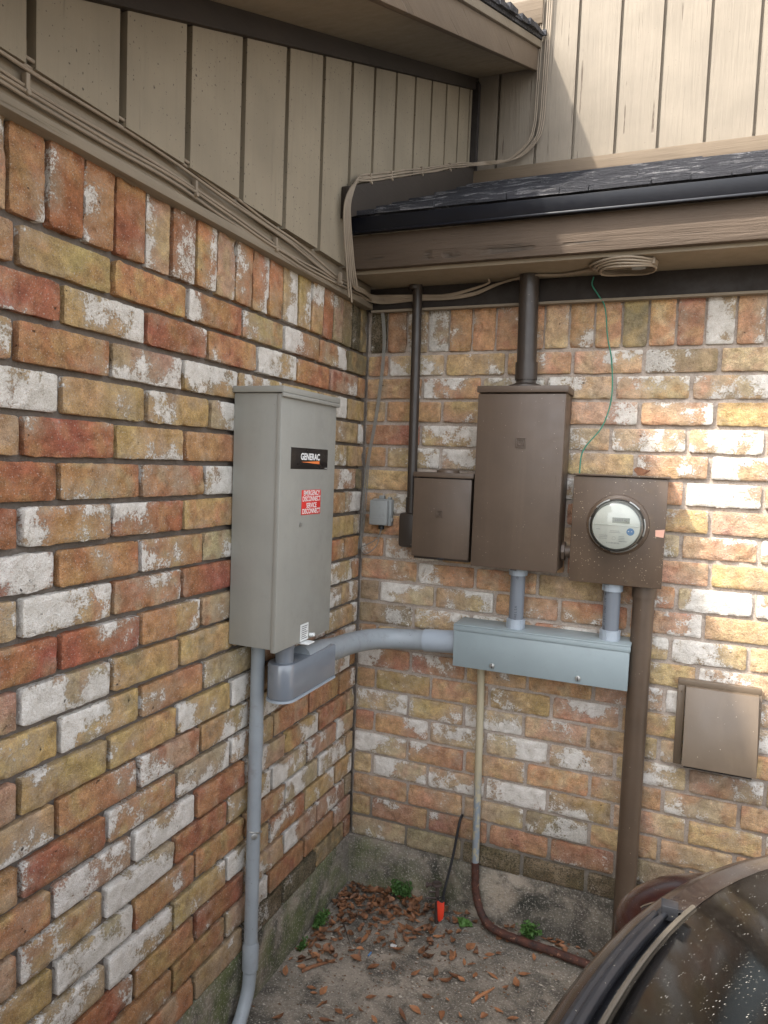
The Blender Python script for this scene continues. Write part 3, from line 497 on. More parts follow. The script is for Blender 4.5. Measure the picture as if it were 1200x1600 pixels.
# ---------------- ground ----------------
mb = MB(); st = .05; X0, X1, Y0, Y1 = -.1, 3.2, -3.6, .1; nx, ny = int((X1-X0)/st), int((Y1-Y0)/st)
V = [(X0+(X1-X0)*i/nx, Y0+(Y1-Y0)*j/ny, ZG+.003*noise.noise(Vector((i*.35, j*.35, 0)))) for j in range(ny+1) for i in range(nx+1)]
mb.add(V, [(j*(nx+1)+i, j*(nx+1)+i+1, (j+1)*(nx+1)+i+1, (j+1)*(nx+1)+i) for j in range(ny) for i in range(nx)])
# outer ring to the horizon
O = 120.; mb.add([(-O,-O,ZG-.012),(O,-O,ZG-.012),(O,O,ZG-.012),(-O,O,ZG-.012)], [(0,1,2,3)])
tag(obj('ground', mb, M['slab'], smooth=60, fix=False), kind='structure')
# ---------------- boxes, conduits and pipes ----------------
# transfer switch on the left wall
t = thing('transfer_switch', 'tall light grey steel enclosure with black and red stickers on the left wall', 'electrical box', (.06, -.61, 1.207))
mb = MB(); mb.box(.002, .117, -.745, -.475, 1.2085, 1.797); obj('enclosure', mb, M['greybox'], t, .003)
mb = MB(); mb.box(.1175, .131, -.748, -.472, 1.203, 1.7955); dr = obj('door', mb, M['greybox'], t, .0025)
mb = MB(); mb.box(.002, .138, -.752, -.4665, 1.7975, 1.812); mb.box(.1315, .138, -.752, -.4665, 1.788, 1.7975); obj('top_cap', mb, M['greybox'], t, .002)
XF = .1312
def panel(x, y0, y1, z0, z1, th=.0008):
    m_ = MB(); m_.box(x, x+th, y0, y1, z0, z1); return m_
bs = obj('nameplate', panel(XF, -.702, -.517, 1.627, 1.677), M['blk'], t, .0003)
text('lettering', 'GENERAC', M['white'], bs, (XF+.0009, -.609, 1.656), (0,1,0), (0,0,1), .0215, bold=.035, xs=1.0)
obj('orange_wedge', MB().prism([(XF+.0009,-.655,1.6435),(XF+.0009,-.562,1.6395),(XF+.0009,-.562,1.6475)], (.0003,0,0)), M['orange'], bs)
obj('small_print', panel(XF+.0009, -.533, -.520, 1.6295, 1.6305, .0002), M['white'], bs)
rs = obj('warning_sticker', panel(XF, -.6455, -.549, 1.5165, 1.5765), M['sred'], t, .0002)
for s_, z_ in (('EMERGENCY', 1.5685), ('DISCONNECT', 1.5545), ('SERVICE', 1.5385), ('DISCONNECT', 1.5245)):
    text('lettering', s_, M['white'], rs, (XF+.0009, -.597, z_), (0,1,0), (0,0,1), .0168, bold=.018, xs=.86)
tg = obj('paper_tag', panel(XF, -.632, -.592, 1.205, 1.247), M['offw'], t)
mb = MB()
for k in range(7): mb.box(XF+.0009, XF+.0011, -.627, -.597-(k % 3)*.004, 1.2405-k*.005, 1.242-k*.005)
obj('small_print', mb, M['ink'], tg)
mb = MB(); mb.box(.118, .152, -.628, -.594, 1.199, 1.2025); mb.tube([(.131,-.582,1.213),(.144,-.582,1.215)], .005, 10); obj('latch', mb, M['offw'], t, .0008)
obj('keyhole', MB().lathe([(0,0),(.005,0),(.005,.0015),(0,.0015)], (XF,-.648,1.494), (1,0,0), 14), M['gal'], t)
# slim conduit below it
P1 = [(.026,-.652,1.207),(.026,-.650,.43),(.026,-.650,.345)]+catmull([(.026,-.650,.345),(.027,-.658,.300),(.028,-.678,.262),(.030,-.708,.232),(.034,-.76,.214),(.038,-.83,.206)], 6)[1:]
t = thing('conduit', 'slim grey conduit running down the left wall with a bend at the ground', 'conduit', (.036,-.661,1.2), 'electrical conduits')
obj('pipe', MB().tube(P1, .0172, 28), M['pvc'], t)
obj('coupling', MB().tube([(.026,-.650,.345),(.026,-.650,.348),(.026,-.650,.410),(.026,-.650,.420)], [.0185,.0207,.0207,.0180], 28), M['pvc'], t)
obj('coupling', MB().tube([(.026,-.651,.905),(.026,-.651,.985)], .0179, 28), M['pvc'], t)
mb = MB(); mb.tube([(.026+.0186*math.cos(a), -.650-.0186*math.sin(a), .712+.006*math.sin(a)) for a in [R_(x) for x in range(-100, 101, 12)]], .0022, 8); mb.lathe([(0,0),(.007,0),(.008,.003),(.004,.005),(0,.005)], (.037,-.665,.708), (.7,-.7,0), 14)
obj('strap', mb, M['gal'], t)
# expansion fitting and elbow to the trough
t = thing('expansion_fitting', 'glossy blue-grey plastic U shaped fitting hanging below the grey enclosure', 'conduit fitting', (.085,-.55,1.04))
def stad(x0, x1, y0, y1, z, n=14, ins=0):
    r = (x1-x0)/2-ins; cx = (x0+x1)/2; pts = []
    for k in range(n+1):
        a = math.pi*k/n; pts.append((cx-r*math.cos(a), y0+(x1-x0)/2-r*math.sin(a), z))
    return pts+[(x1-ins, y1-ins, z), (x0+ins, y1-ins, z)]
def loft(mb, rings):
    n = len(rings[0]); V = [p for r in rings for p in r]
    F = [(i*n+k, i*n+(k+1) % n, (i+1)*n+(k+1) % n, (i+1)*n+k) for i in range(len(rings)-1) for k in range(n)]
    F += [tuple(range(n))[::-1], tuple((len(rings)-1)*n+k for k in range(n))]; return mb.add(V, F)
a = (.056, .128, -.680, -.425)
obj('shell', loft(MB(), [stad(*a, 1.064, ins=.008), stad(*a, 1.066, ins=.002), stad(*a, 1.070), stad(*a, 1.150), stad(*a, 1.1535, ins=.002), stad(*a, 1.154, ins=.006)]), M['exp'], t, smooth=30)
obj('base_rim', loft(MB(), [stad(.0545,.1295,-.6815,-.4235, 1.0600), stad(.0545,.1295,-.6815,-.4235, 1.0655)]), M['pvc_l'], t, smooth=30)
mb = MB(); mb.tube([(.094,-.640,1.154),(.094,-.640,1.206)], .0225, 26); mb.tube([(.094,-.640,1.190),(.094,-.640,1.2055)], .0245, 26); obj('nipple', mb, M['pvc_d'], t)
P2 = catmull([(.093,-.56,1.142),(.093,-.47,1.136),(.091,-.36,1.120),(.088,-.27,1.112),(.108,-.165,1.106),(.150,-.098,1.101),(.215,-.068,1.100),(.285,-.062,1.104),(.37,-.062,1.110)], 7)
t = thing('conduit', 'wide grey elbow conduit sweeping around the corner into the blue-grey trough', 'conduit', (.1,-.1,1.1), 'electrical conduits')
obj('pipe', MB().tube(P2, .0320, 30), M['pvc'], t)
mb = MB().tube([(.262,-.062,1.1025),(.366,-.062,1.110)], .0352, 30)
for a_ in range(0, 360, 45):
    c_, s_ = math.cos(R_(a_)), math.sin(R_(a_)); mb.tube([(.335,-.062+.034*c_,1.108+.034*s_),(.366,-.062+.034*c_,1.110+.034*s_)], .0016, 6)
obj('coupling', mb, M['pvc_l'], t)
mb = MB(); q0 = P2[31:36]
V = []
for p_ in q0:
    tdir = (q0[-1]-q0[0]).normalized(); side = tdir.cross(Vector((0,0,1))).normalized()
    for a_ in (-6, 8, 22, 36, 50): V.append(p_+Vector((0,0,1))*.0306*math.cos(R_(a_))+side*.0306*math.sin(R_(a_)))
mb.add(V, [(i*5+k, i*5+k+1, i*5+k+6, i*5+k+5) for i in range(len(q0)-1) for k in range(4)])
so_ = obj('sticker', mb, M['offw'], t, fix=False)
# wiring trough
t = thing('wiring_trough', 'long blue-grey steel wiring trough under the brown panels', 'electrical trough', (.62,0,1.05))
mb = MB(); mb.box(.370, .866, -.108, -.001, 1.052, 1.172); obj('trough_body', mb, M['trough'], t, .002)
mb = MB(); mb.box(.3665, .8695, -.113, -.001, 1.1725, 1.1775); mb.box(.3665, .8695, -.113, -.1085, 1.158, 1.1725); obj('top_flange', mb, M['trough'], t, .0015)
mb = MB(); mb.box(.3685, .8675, -.1115, -.1085, 1.050, 1.1575); obj('cover', mb, M['trough'], t, .001)
for x_ in (.489, .735):
    sc = obj('screw', MB().lathe([(0,0),(.0085,0),(.0075,.003),(.003,.0045),(0,.0045)], (x_,-.1115,1.066), (0,-1,0), 16), M['gal'], t)
    mb = MB(); mb.box(x_-.001, x_+.001, -.1168, -.1158, 1.060, 1.072); obj('slot', mb, M['ink'], sc)
def riser(name, label, x, y, z0, z1, r, mat, mh, hub=.022):
    t = thing(name, label, 'conduit', (x,y,z0), 'electrical conduits')
    obj('pipe', MB().tube([(x,y,z0),(x,y,z1)], r, 30), mat, t)
    for (a_, b_) in ((z0, z0+hub+.006), (z1-hub, z1)):
        mb = MB(); mb.tube([(x,y,a_),(x,y,b_)], r+.0040, 30)
        for k in range(6):
            c_, s_ = math.cos(R_(k*60+15)), math.sin(R_(k*60+15)); mb.tube([(x+(r+.0042)*c_,y+(r+.0042)*s_,a_+.0005),(x+(r+.0042)*c_,y+(r+.0042)*s_,b_-.0005)], .0016, 6)
        obj('hub', mb, mh, t)
    return t
t = riser('conduit', 'short grey conduit stub between the tall brown panel and the trough', .543, -.065, 1.1775, 1.3575, .0215, M['pvc_d'], M['pvc_l'])
def wrap_text(s_, x, y, r, z0, dz, size, ang, parent, mat):
    for i, ch in enumerate(s_):
        if ch == ' ': continue
        a_ = R_(ang); nrm = Vector((math.sin(a_), -math.cos(a_), 0)); up = Vector((-math.cos(a_), -math.sin(a_), 0))
        text('lettering', ch, mat, parent, Vector((x,y,z0+i*dz))+nrm*(r+.0003), (0,0,1), up, size, ext=.0002)
wrap_text('THELSA', .543, -.065, .0215, 1.206, .0075, .0095, 6, t, M['ink'])
mb = MB(); mb.tube([(.5475,-.0868,1.3335),(.5415,-.0868,1.330),(.5475,-.0868,1.326),(.5475,-.0868,1.3335)], .0007, 5); obj('triangle_mark', mb, M['ink'], t)
t = riser('conduit', 'short grey conduit stub between the meter box and the trough', .810, -.062, 1.1775, 1.338, .0230, M['pvc_d'], M['pvc_l'])
wrap_text('NW 727 LNC IA M', .810, -.062, .0230, 1.207, .0072, .0095, -42, t, M['ink'])
# brown boxes
def emboss(parent, x, y, z, s, mat):
    mb = MB()
    for q, th in ((s, .0022), (s*.60, .0018)):
        for (a_, b_, c_, d_) in ((-q,q,-q,-q+th),(-q,q,q-th,q),(-q,-q+th,-q,q),(q-th,q,-q,q)): mb.box(x+a_, x+b_, y-.0026, y+.0005, z+c_, z+d_)
    mb.box(x-s*.3, x-s*.18, y-.0013, y+.0005, z-s*.3, z+s*.3); mb.box(x+s*.12, x+s*.24, y-.0013, y+.0005, z-s*.2, z+s*.2); mb.box(x-s*.18, x+s*.12, y-.0013, y+.0005, z+s*.2, z+s*.3)
    return obj('embossed_emblem', mb, mat, parent, .0004)
t = thing('breaker_panel', 'tallest brown steel panel box in the middle of the back wall', 'electrical box', (.54,0,1.36), 'brown electrical boxes on the back wall')
mb = MB(); mb.box(.414, .661, -.103, -.001, 1.362, 1.864); obj('enclosure', mb, M['brown'], t, .002)
mb = MB(); mb.box(.4105, .6605, -.116, -.1035, 1.3575, 1.8605); obj('door', mb, M['brown'], t, .002)
mb = MB(); mb.box(.407, .6665, -.120, -.001, 1.8645, 1.8835); obj('top_cap', mb, M['brown'], t, .002)
emboss(t, .541, -.1165, 1.722, .014, M['brown'])
obj('knockout_slot', MB().box(.528, .546, -.1125, -.108, 1.3545, 1.358), M['ink'], t)
obj('scratch', MB().prism([(.6435,-.1163,1.635),(.6455,-.1163,1.63),(.6475,-.1163,1.600),(.646,-.1163,1.602)], (0,-.0002,0)), M['pipe_br'], t)
t = thing('breaker_panel', 'smallest brown steel panel box, left of the tallest one', 'electrical box', (.31,0,1.37), 'brown electrical boxes on the back wall')
mb = MB(); mb.box(.222, .398, -.090, -.001, 1.362, 1.612); obj('enclosure', mb, M['pipe_dk'], t, .002)
mb = MB(); mb.box(.2175, .399, -.101, -.0905, 1.3695, 1.6095); obj('door', mb, M['brown'], t, .002)
mb = MB(); mb.box(.215, .4045, -.104, -.001, 1.6125, 1.6275); obj('top_cap', mb, M['brown'], t, .002)
mb = MB(); mb.lathe([(.036,0),(.034,.008),(.024,.013),(0,.014)], (.312,-.06,1.627), (0,0,1), 24); obj('blank_hub', mb, M['brown'], t)
emboss(t, .303, -.1013, 1.503, .010, M['brown'])
obj('latch', MB().box(.304, .322, -.1035, -.0995, 1.3665, 1.369), M['ink'], t)
# meter
t = thing('meter_socket', 'paint-spattered brown meter box with a round glass electric meter', 'electric meter', (.815,0,1.34), 'brown electrical boxes on the back wall')
mb = MB(); mb.box(.695, .934, -.094, -.001, 1.341, 1.636); obj('enclosure', mb, M['brown_s'], t, .002)
mb = MB(); mb.box(.692, .9375, -.101, -.0945, 1.3385, 1.634); obj('cover', mb, M['brown_s'], t, .002)
mb = MB(); mb.box(.690, .9425, -.106, -.001, 1.6365, 1.6415); obj('top_cap', mb, M['brown_s'], t, .001)
mc = (.8155, -.101, 1.505)
mb = MB(); mb.lathe([(.083,0),(.081,.006),(.074,.010),(.074,.022),(.069,.022),(.069,0)], mc, (0,-1,0), 56); obj('meter_ring', mb, M['brown_s'], t)
mt = obj('meter', MB().lathe([(.0,.006),(.067,.006),(.067,.034),(.064,.040),(.0,.040)], mc, (0,-1,0), 56), M['plas'], t)
obj('glass_cover', MB().lathe([(.0715,.010),(.0715,.030),(.069,.034),(.0675,.066),(.064,.073),(.055,.0765),(.0,.078)], mc, (0,-1,0), 64), M['glass'], mt, smooth=60)
for a0, a1 in ((-100, -40), (-20, 18), (40, 66), (108, 140), (165, 235)):
    obj('band_segment', MB().tube([(mc[0]+.0712*math.cos(R_(a0+(a1-a0)*i/9)), mc[1]-.030, mc[2]+.0712*math.sin(R_(a0+(a1-a0)*i/9))) for i in range(10)], .0026, 8), M['gal'], mt)
obj('gasket', MB().tube([(mc[0]+.0700*math.cos(R_(a0)), mc[1]-.027, mc[2]+.0700*math.sin(R_(a0))) for a0 in range(0, 361, 8)], .0014, 8), M['black'], mt)
obj('dial_face', MB().lathe([(0,.0585),(.0605,.0585),(.0605,.061),(0,.061)], mc, (0,-1,0), 56), M['face'], mt)
yf = mc[1]-.0612
mb = MB(); mb.box(mc[0]-.0585, mc[0]+.0585, yf-.003, yf, mc[2]+.0015, mc[2]+.0045); obj('ridge', mb, M['face'], mt, .0008)
mb = MB(); mb.box(mc[0]-.010, mc[0]+.034, yf-.0008, yf, mc[2]+.009, mc[2]+.0235); lc = obj('display', mb, M['lcd'], mt)
text('digits', '63007 42', M['ink'], lc, (mc[0]+.012, yf-.0009, mc[2]+.0165), (1,0,0), (0,0,1), .0085, ext=.0001)
mb = MB()
rr = random.Random(4)
for (cx_, cz_, wd, n_) in ((-.044,-.010,.012,1),(-.002,-.013,.024,1),(-.001,-.017,.030,1),(-.030,-.026,.022,3),(.018,-.027,.020,4),(.022,-.040,.024,1)):
    for k in range(n_): mb.box(mc[0]+cx_-wd/2, mc[0]+cx_+wd/2-rr.uniform(0,.006), yf-.0003, yf, mc[2]+cz_-k*.0042, mc[2]+cz_-k*.0042+.0010)
for k in range(17): mb.box(mc[0]-.022+k*.0020, mc[0]-.022+k*.0020+rr.choice([.0006,.0011]), yf-.0003, yf, mc[2]-.0465, mc[2]-.0430)
mb.tube([(mc[0]-.004+.0045*math.cos(R_(a_)), yf-.0002, mc[2]-.032+.0045*math.sin(R_(a_))) for a_ in range(0, 361, 30)], .0003, 5)
obj('small_print', mb, M['ink2'], mt)
bl = obj('round_badge', MB().lathe([(0,0),(.0098,0),(.0098,.0006),(0,.0006)], (mc[0]+.037, yf, mc[2]-.0125), (0,-1,0), 24), M['blue'], mt)
mb = MB(); mb.box(mc[0]+.031, mc[0]+.034, yf-.0012, yf-.0006, mc[2]-.0125, mc[2]-.0110); mb.box(mc[0]+.0385, mc[0]+.0415, yf-.0012, yf-.0006, mc[2]-.0125, mc[2]-.0110); obj('print', mb, M['white'], bl)
obj('sticker', MB().prism([(.9125,-.1013,1.497),(.9360,-.1013,1.500),(.9340,-.1013,1.478),(.9135,-.1013,1.480)], (0,-.0006,0)), M['peach'], t)
obj('screw', MB().lathe([(0,0),(.004,0),(.003,.003),(0,.003)], (.846,-.101,1.352), (0,-1,0), 12), M['brown_s'], t)
t = thing('conduit_nipple', 'stubby brown hub joining the tallest panel to the meter box', 'conduit fitting', (.677,-.05,1.42))
obj('nipple', MB().tube([(.6615,-.05,1.415),(.6945,-.05,1.415)], .017, 20), M['brown'], t)
obj('locknut', MB().lathe([(.017,0),(.028,0),(.028,.009),(.017,.009)], (.6635,-.05,1.415), (1,0,0), 8), M['brown'], t, smooth=0)
# brown conduits
t = thing('conduit', 'thick brown conduit from the meter box down to the ground', 'conduit', (.893,-.05,ZG), 'electrical conduits')
obj('pipe', MB().tube([(.893,-.05,ZG+.001),(.893,-.05,1.336)], .0290, 32), M['pipe_br'], t)
obj('hub', MB().tube([(.893,-.05,1.305),(.893,-.05,1.3380)], .0325, 32), M['pipe_br'], t)
t = thing('conduit', 'short thick brown conduit from the top of the tallest panel into the eave', 'conduit', (.535,-.066,1.884), 'electrical conduits')
obj('pipe', MB().tube([(.5365,-.066,1.9),(.5315,-.066,2.2035)], .0280, 30), M['pipe_dk'], t)
mb = MB(); mb.tube([(.5365,-.066,1.905),(.536,-.066,1.955)], .0320, 30); mb.tube([(.5365,-.066,1.892),(.5365,-.066,1.912)], .0290, 30); mb.lathe([(.052,0),(.050,.004),(.030,.012),(.028,.012)], (.5365,-.064,1.884), (0,0,1), 32); obj('hub', mb, M['pipe_dk'], t)
t = thing('conduit', 'thin dark brown conduit between the eave and the smallest panel', 'conduit', (.19,-.037,1.385), 'electrical conduits')
obj('pipe', MB().tube([(.190,-.037,1.500),(.188,-.037,1.6),(.180,-.037,2.2035)], .0150, 24), M['pipe_dk'], t)
mb = MB(); mb.tube([(.190,-.037,1.495),(.1895,-.037,1.545)], .0185, 24); obj('coupling', mb, M['pipe_dk'], t)
mb = MB(); mb.box(.157, .2215, -.066, -.010, 1.388, 1.497); obj('elbow_body', mb, M['pipe_dk'], t, .011)
mb = MB(); mb.lathe([(.020,0),(.021,.004),(.018,.012),(.012,.014)], (.172,-.036,2.203), (0,0,-1), 14); obj('strap', mb, M['pipe_dk'], t)
# cream pipe turning to rust
t = thing('water_pipe', 'narrow cream pipe whose rusty foot bends along the ground', 'pipe', (.455,-.03,ZG))
obj('painted_pipe', MB().tube([(.4335,-.022,1.0495),(.4375,-.022,.95),(.4465,-.022,.405)], .0115, 20), M['cream'], t)
P3 = catmull([(.4466,-.0225,.409),(.449,-.025,.37),(.452,-.028,.33),(.462,-.033,.29),(.482,-.045,.257),(.512,-.060,.2395),(.560,-.073,.2365),(.62,-.080,.2360),(.70,-.084,.2355),(.80,-.095,.2350),(.95,-.11,.2350),(1.15,-.12,.2350)], 7)
V_ = [.0122+.0007*math.sin(i*1.7) for i in range(len(P3))]
obj('rusty_pipe', MB().tube(P3, V_, 18), M['rust'], t)
# stake with red tag and black cable
t = thing('ground_rod', 'dark metal ground rod with clamp and red plastic tag in the corner', 'ground rod', (.347,-.085,ZG))
obj('rod', MB().tube([(.347,-.085,ZG-.004),(.345,-.085,.345)], .0068, 12), M['dkmetal'], t)
mb = MB(); mb.tube([(.343+.0125*math.cos(R_(a_)), -.085+.0125*math.sin(R_(a_)), .343) for a_ in range(0, 361, 24)], .0045, 8); mb.tube([(.331,-.088,.341),(.316,-.092,.338)], .0055, 8); mb.lathe([(0,0),(.009,0),(.009,.006),(0,.006)], (.316,-.092,.338), (-1,-.2,-.1), 6)
mb.tube([(.345,-.090,.322),(.322,-.098,.320)], .0028, 6); mb.tube([(.346,-.092,.303),(.312,-.103,.300)], .0030, 6); mb.tube([(.350,-.096,.300),(.326,-.106,.281)], .0022, 6)
obj('clamp', mb, M['dkmetal'], t)
mb = MB(); mb.prism([(.3485,-.0955,.296),(.3700,-.0935,.298),(.3705,-.094,.262),(.3685,-.095,.242),(.3590,-.0965,.231),(.3540,-.0965,.235)], (.002,.0025,0)); obj('red_tag', mb, M['red'], t, .001)
mb = MB(); mb.tube([(.3435+.011*math.cos(R_(a_))+.016, -.09+.012*math.sin(R_(a_)), .303+.004*math.sin(R_(a_*2))) for a_ in range(0, 361, 24)], .0022, 6); obj('wire_tie', mb, M['black'], t)
t = tag(obj('cable', MB().tube(catmull([(.391,.004,.536),(.389,-.012,.530),(.386,-.024,.500),(.379,-.045,.42),(.368,-.078,.335),(.364,-.088,.300)], 6), .0042, 10), M['black'], loc=(.39,0,.53)), 'black cable leaning from a hole in the back wall down to the ground rod', 'cable')
# vent
t = thing('wall_vent', 'square faded brown hooded vent low on the back wall at the right', 'wall vent', (1.1,0,.85))
mb = MB(); mb.box(.996, 1.204, -.018, -.001, 1.064, 1.082); mb.box(.996, 1.016, -.018, -.001, .838, 1.064); mb.box(1.190, 1.206, -.018, -.001, .838, 1.064); mb.box(1.016, 1.19, -.018, -.001, .838, .850); obj('flange', mb, M['vent'], t, .0015)
mb = MB(); a_, b_ = 1.0185, 1.1915
mb.prism([(a_,-.0185,1.062),(a_,-.034,1.062),(a_,-.094,.875),(a_,-.094,.868),(a_,-.0185,.868)], (.0025,0,0))
mb.prism([(b_,-.0185,1.062),(b_,-.034,1.062),(b_,-.094,.875),(b_,-.094,.868),(b_,-.0185,.868)], (.0025,0,0))
mb.hexa([(a_-.002,-.034,1.062),(b_+.0045,-.034,1.062),(b_+.0045,-.019,1.062),(a_-.002,-.019,1.062),(a_-.002,-.034,1.0665),(b_+.0045,-.034,1.0665),(b_+.0045,-.019,1.0665),(a_-.002,-.019,1.0665)])
mb.hexa([(a_-.002,-.098,.866),(b_+.0045,-.098,.866),(b_+.0045,-.0945,.866),(a_-.002,-.0945,.866),(a_-.002,-.038,1.066),(b_+.0045,-.038,1.066),(b_+.0045,-.0345,1.066),(a_-.002,-.0345,1.066)])
obj('hood', mb, M['vent'], t, .001)
mb = MB(); mb.box(1.022, 1.188, -.075, -.004, .8535, .862); mb.box(1.03, 1.18, -.012, -.0105, .862, 1.06); obj('damper', mb, M['dark'], t)
for x_ in (1.006, 1.198): obj('screw', MB().lathe([(0,0),(.004,0),(.003,.003),(0,.003)], (x_,-.018,1.045), (0,-1,0), 12), M['vent'], t)
# telecom box
t = thing('junction_box', 'little grey plastic cable box beside the inner wall corner', 'junction box', (.08,0,1.45))
mb = MB(); mb.box(.049, .1165, -.026, -.001, 1.448, 1.534); obj('base', mb, M['plas'], t, .004)
mb = MB(); mb.box(.0475, .1105, -.047, -.0265, 1.4500, 1.5310); lid = obj('lid', mb, M['plas'], t, .006)
mb = MB(); mb.box(.054, .102, -.0480, -.0468, 1.4745, 1.4757); mb.box(.054, .102, -.0480, -.0468, 1.4675, 1.4685); obj('moulded_line', mb, M['ink2'], lid)
for q in ((.1165,.121,-.024,-.014,1.462,1.474), (.070,.086,-.020,-.004,1.534,1.545), (.100,.110,-.020,-.004,1.534,1.541)): obj('lug', MB().box(*q), M['plas'], t, .0012)
obj('grommet', MB().tube([(.082,-.02,1.4475),(.082,-.02,1.436)], .010, 12), M['black'], t)
# ---------------- cables ----------------
def bundle(name, label, paths, r, mat, clips, group=None, cat='cable bundle'):
    o_ = paths[0][0]; t = thing(name, label, cat, o_, group)
    for k, p in enumerate(paths): obj('cable', MB().tube(catmull(p, 5), r, 8), mat, t)
    for c in clips:
        mb = MB(); c = Vector(c); mb.box(c.x-.004, c.x+.007, c.y-.0035, c.y+.0035, c.z-.014, c.z+.014); mb.tube([(c.x, c.y, c.z-.014),(c.x+.010, c.y, c.z-.014)], .0045, 8); obj('cable_clip', mb, M['cable'], t, .001)
    return t
rc = random.Random(5)
ys = [-3.1,-2.6,-2.2,-1.8,-1.45,-1.30,-1.151,-1.0,-.84,-.676,-.56,-.489,-.38,-.28,-.17,-.09]
base = [2.186,2.186,2.186,2.186,2.186,2.186,2.186,2.186,2.178,2.168,2.164,2.160,2.163,2.163,2.164,2.166]
paths = []
for k in range(6):
    p = []
    for i, (y, z) in enumerate(zip(ys, base)):
        sp = .0095*(k-2); lift = .016 if k >= 3 and y < -.4 else 0
        p.append((.021+.004*(k % 2)+rc.uniform(0, .003), y, z+sp*(.75 if y < -.3 else .5)+lift+rc.uniform(-.003, .003)))
    zz = 2.166+.004*(k-2)
    p += [(.035,-.045,zz), (.075+.004*k,-.030-.002*k,zz-.002), (.18,-.030-.003*(k % 2),2.160+.0045*k*.6), (.28,-.031,2.158+.0045*k*.6), (.36,-.032,2.166+.003*k), (.42,-.036,2.186+.002*k), (.474,-.05,2.198-.0006*k)]
    if k < 2: p += [(.55,-.075-.008*k,2.1985), (.62,-.062-.008*k,2.1985), (.70,-.09-.008*k,2.1985)]
    else: p = p[:-3]+[(.40,-.05,2.19),(.41,-.06,2.2035)] if k > 2 else p
    paths.append(p)
bundle('cable_bundle', 'sagging bundle of tan cables clipped along the left frieze board and under the eave', paths, .0031, M['cable'], [(.022,-.93,2.186),(.022,-.62,2.168),(.022,-1.33,2.19),(.04,-.30,2.168)])
paths = []
fz = lambda y: 2.334+(y+.294)*.438+.088
for k in range(5):
    x = .335+.0085*k if k < 3 else .318-.008*(k-3)
    p = [(x,.985,5.1),(x,.985,4.4),(x+.002*k,.985,3.9),(x,.984,3.5),(x-.004,.983,3.25),(x-.008,.98,3.12),(x-.03,.975,3.05),(x-.10,.972,2.99),(.16,.960,2.970+.003*k),(.085,.945,2.966+.003*k)]
    for y in (.80,.62,.45,.30,.15,.02,-.10,-.20): p.append((.050+.004*(k % 2), y, fz(y)+.006+.0085*(k % 3)+rc.uniform(-.003,.003)))
    p += [(.060,-.275+.006*k,fz(-.27)-.002+.005*k),(.058,-.310+.007*k,2.385),(.056,-.318+.010*k,2.34),(.054,-.305+.012*k,2.28),(.052,-.285+.013*k,2.22),(.050,-.268+.016*k,2.17)]
    if k < 2: p += [(.048,-.250+.020*k,2.125-.01*k)]
    else: p += [(.044,-.20,2.150+.005*k),(.04,-.13,2.158+.004*k),(.035,-.06,2.163)]
    paths.append(p)
bundle('cable_bundle', 'looping bundle of tan cables dropping from the upper siding around the eave end', paths, .0028, M['cable'], [(.05,.62,fz(.62)+.012),(.05,.30,fz(.30)+.012),(.05,.02,fz(.02)+.012),(.05,-.14,fz(-.14)+.012)])
t = thing('cable_coil', 'coiled tan cable hung under the eave soffit', 'cable coil', (.79,-.13,2.2))
for k in range(4):
    rx, ry = .085-.005*k, .064-.005*k; cx_, cy_ = .792+.004*k, -.130
    mb = MB().tube([(cx_+rx*math.cos(R_(a_)), cy_+ry*math.sin(R_(a_)), 2.1985-.0055*k+.002*math.sin(R_(a_*3+k*50))) for a_ in range(0, 361, 15)], .0031, 8, caps=False); obj('cable_loop', mb, M['cable'], t)
obj('cable_tail', MB().tube(catmull([(.70,-.10,2.197),(.73,-.125,2.192),(.78,-.135,2.190),(.83,-.14,2.190)], 6), .0042, 8), M['cable'], t)
for dy in (0, .014): obj('connector', MB().tube([(.815,-.128-dy,2.189),(.832,-.131-dy,2.189),(.848,-.134-dy,2.190)], [.006,.0078,.0078], 10), M['plas'], t)
for (x_, y_) in ((.722,-.135),(.868,-.155),(.735,-.085)): obj('cable_clip', MB().box(x_-.004,x_+.004,y_-.010,y_+.010,2.186,2.2035), M['cable'], t, .001)
paths = []
for k in range(3):
    dx = .004*k
    p = [(.045+dx,-.018,2.160),(.055+dx,-.020,2.12),(.062+dx,-.018,2.05),(.060+dx,-.016,1.97),(.050+dx,-.015,1.86),(.036+dx,-.013,1.76),(.022+dx,-.012,1.68),(.014+dx*1.4,-.014,1.60),(.010+dx*1.6,-.016,1.52),(.008+dx*1.2,-.016,1.43)]
    if k == 0: p += [(.010,-.018,1.375),(.020,-.020,1.352),(.045,-.022,1.358),(.070,-.022,1.385),(.080,-.020,1.435)]
    elif k == 1: p += [(.004,-.018,1.40),(.002,-.018,1.365),(.012,-.022,1.372),(.040,-.025,1.385),(.070,-.023,1.405),(.084,-.020,1.436)]
    else: p += [(.010,-.014,1.39),(.012,-.012,1.365)]
    paths.append(p)
bundle('wire_bundle', 'thin grey wires hanging down the inner corner to the little cable box', paths, .0016, M['cable_g'], [], cat='wire bundle')
tag(obj('ground_wire', MB().tube(catmull([(.706,-.03,2.197),(.703,-.030,2.175),(.722,-.026,2.145),(.741,-.022,2.111),(.752,-.018,2.03),(.766,-.016,1.968),(.773,-.016,1.879),(.766,-.018,1.82),(.748,-.022,1.770),(.712,-.028,1.722),(.700,-.032,1.690),(.699,-.040,1.642)], 6), .0019, 8), M['green'], loc=(.7,-.03,1.64)), 'thin green wire hanging from the eave onto the meter box', 'wire')
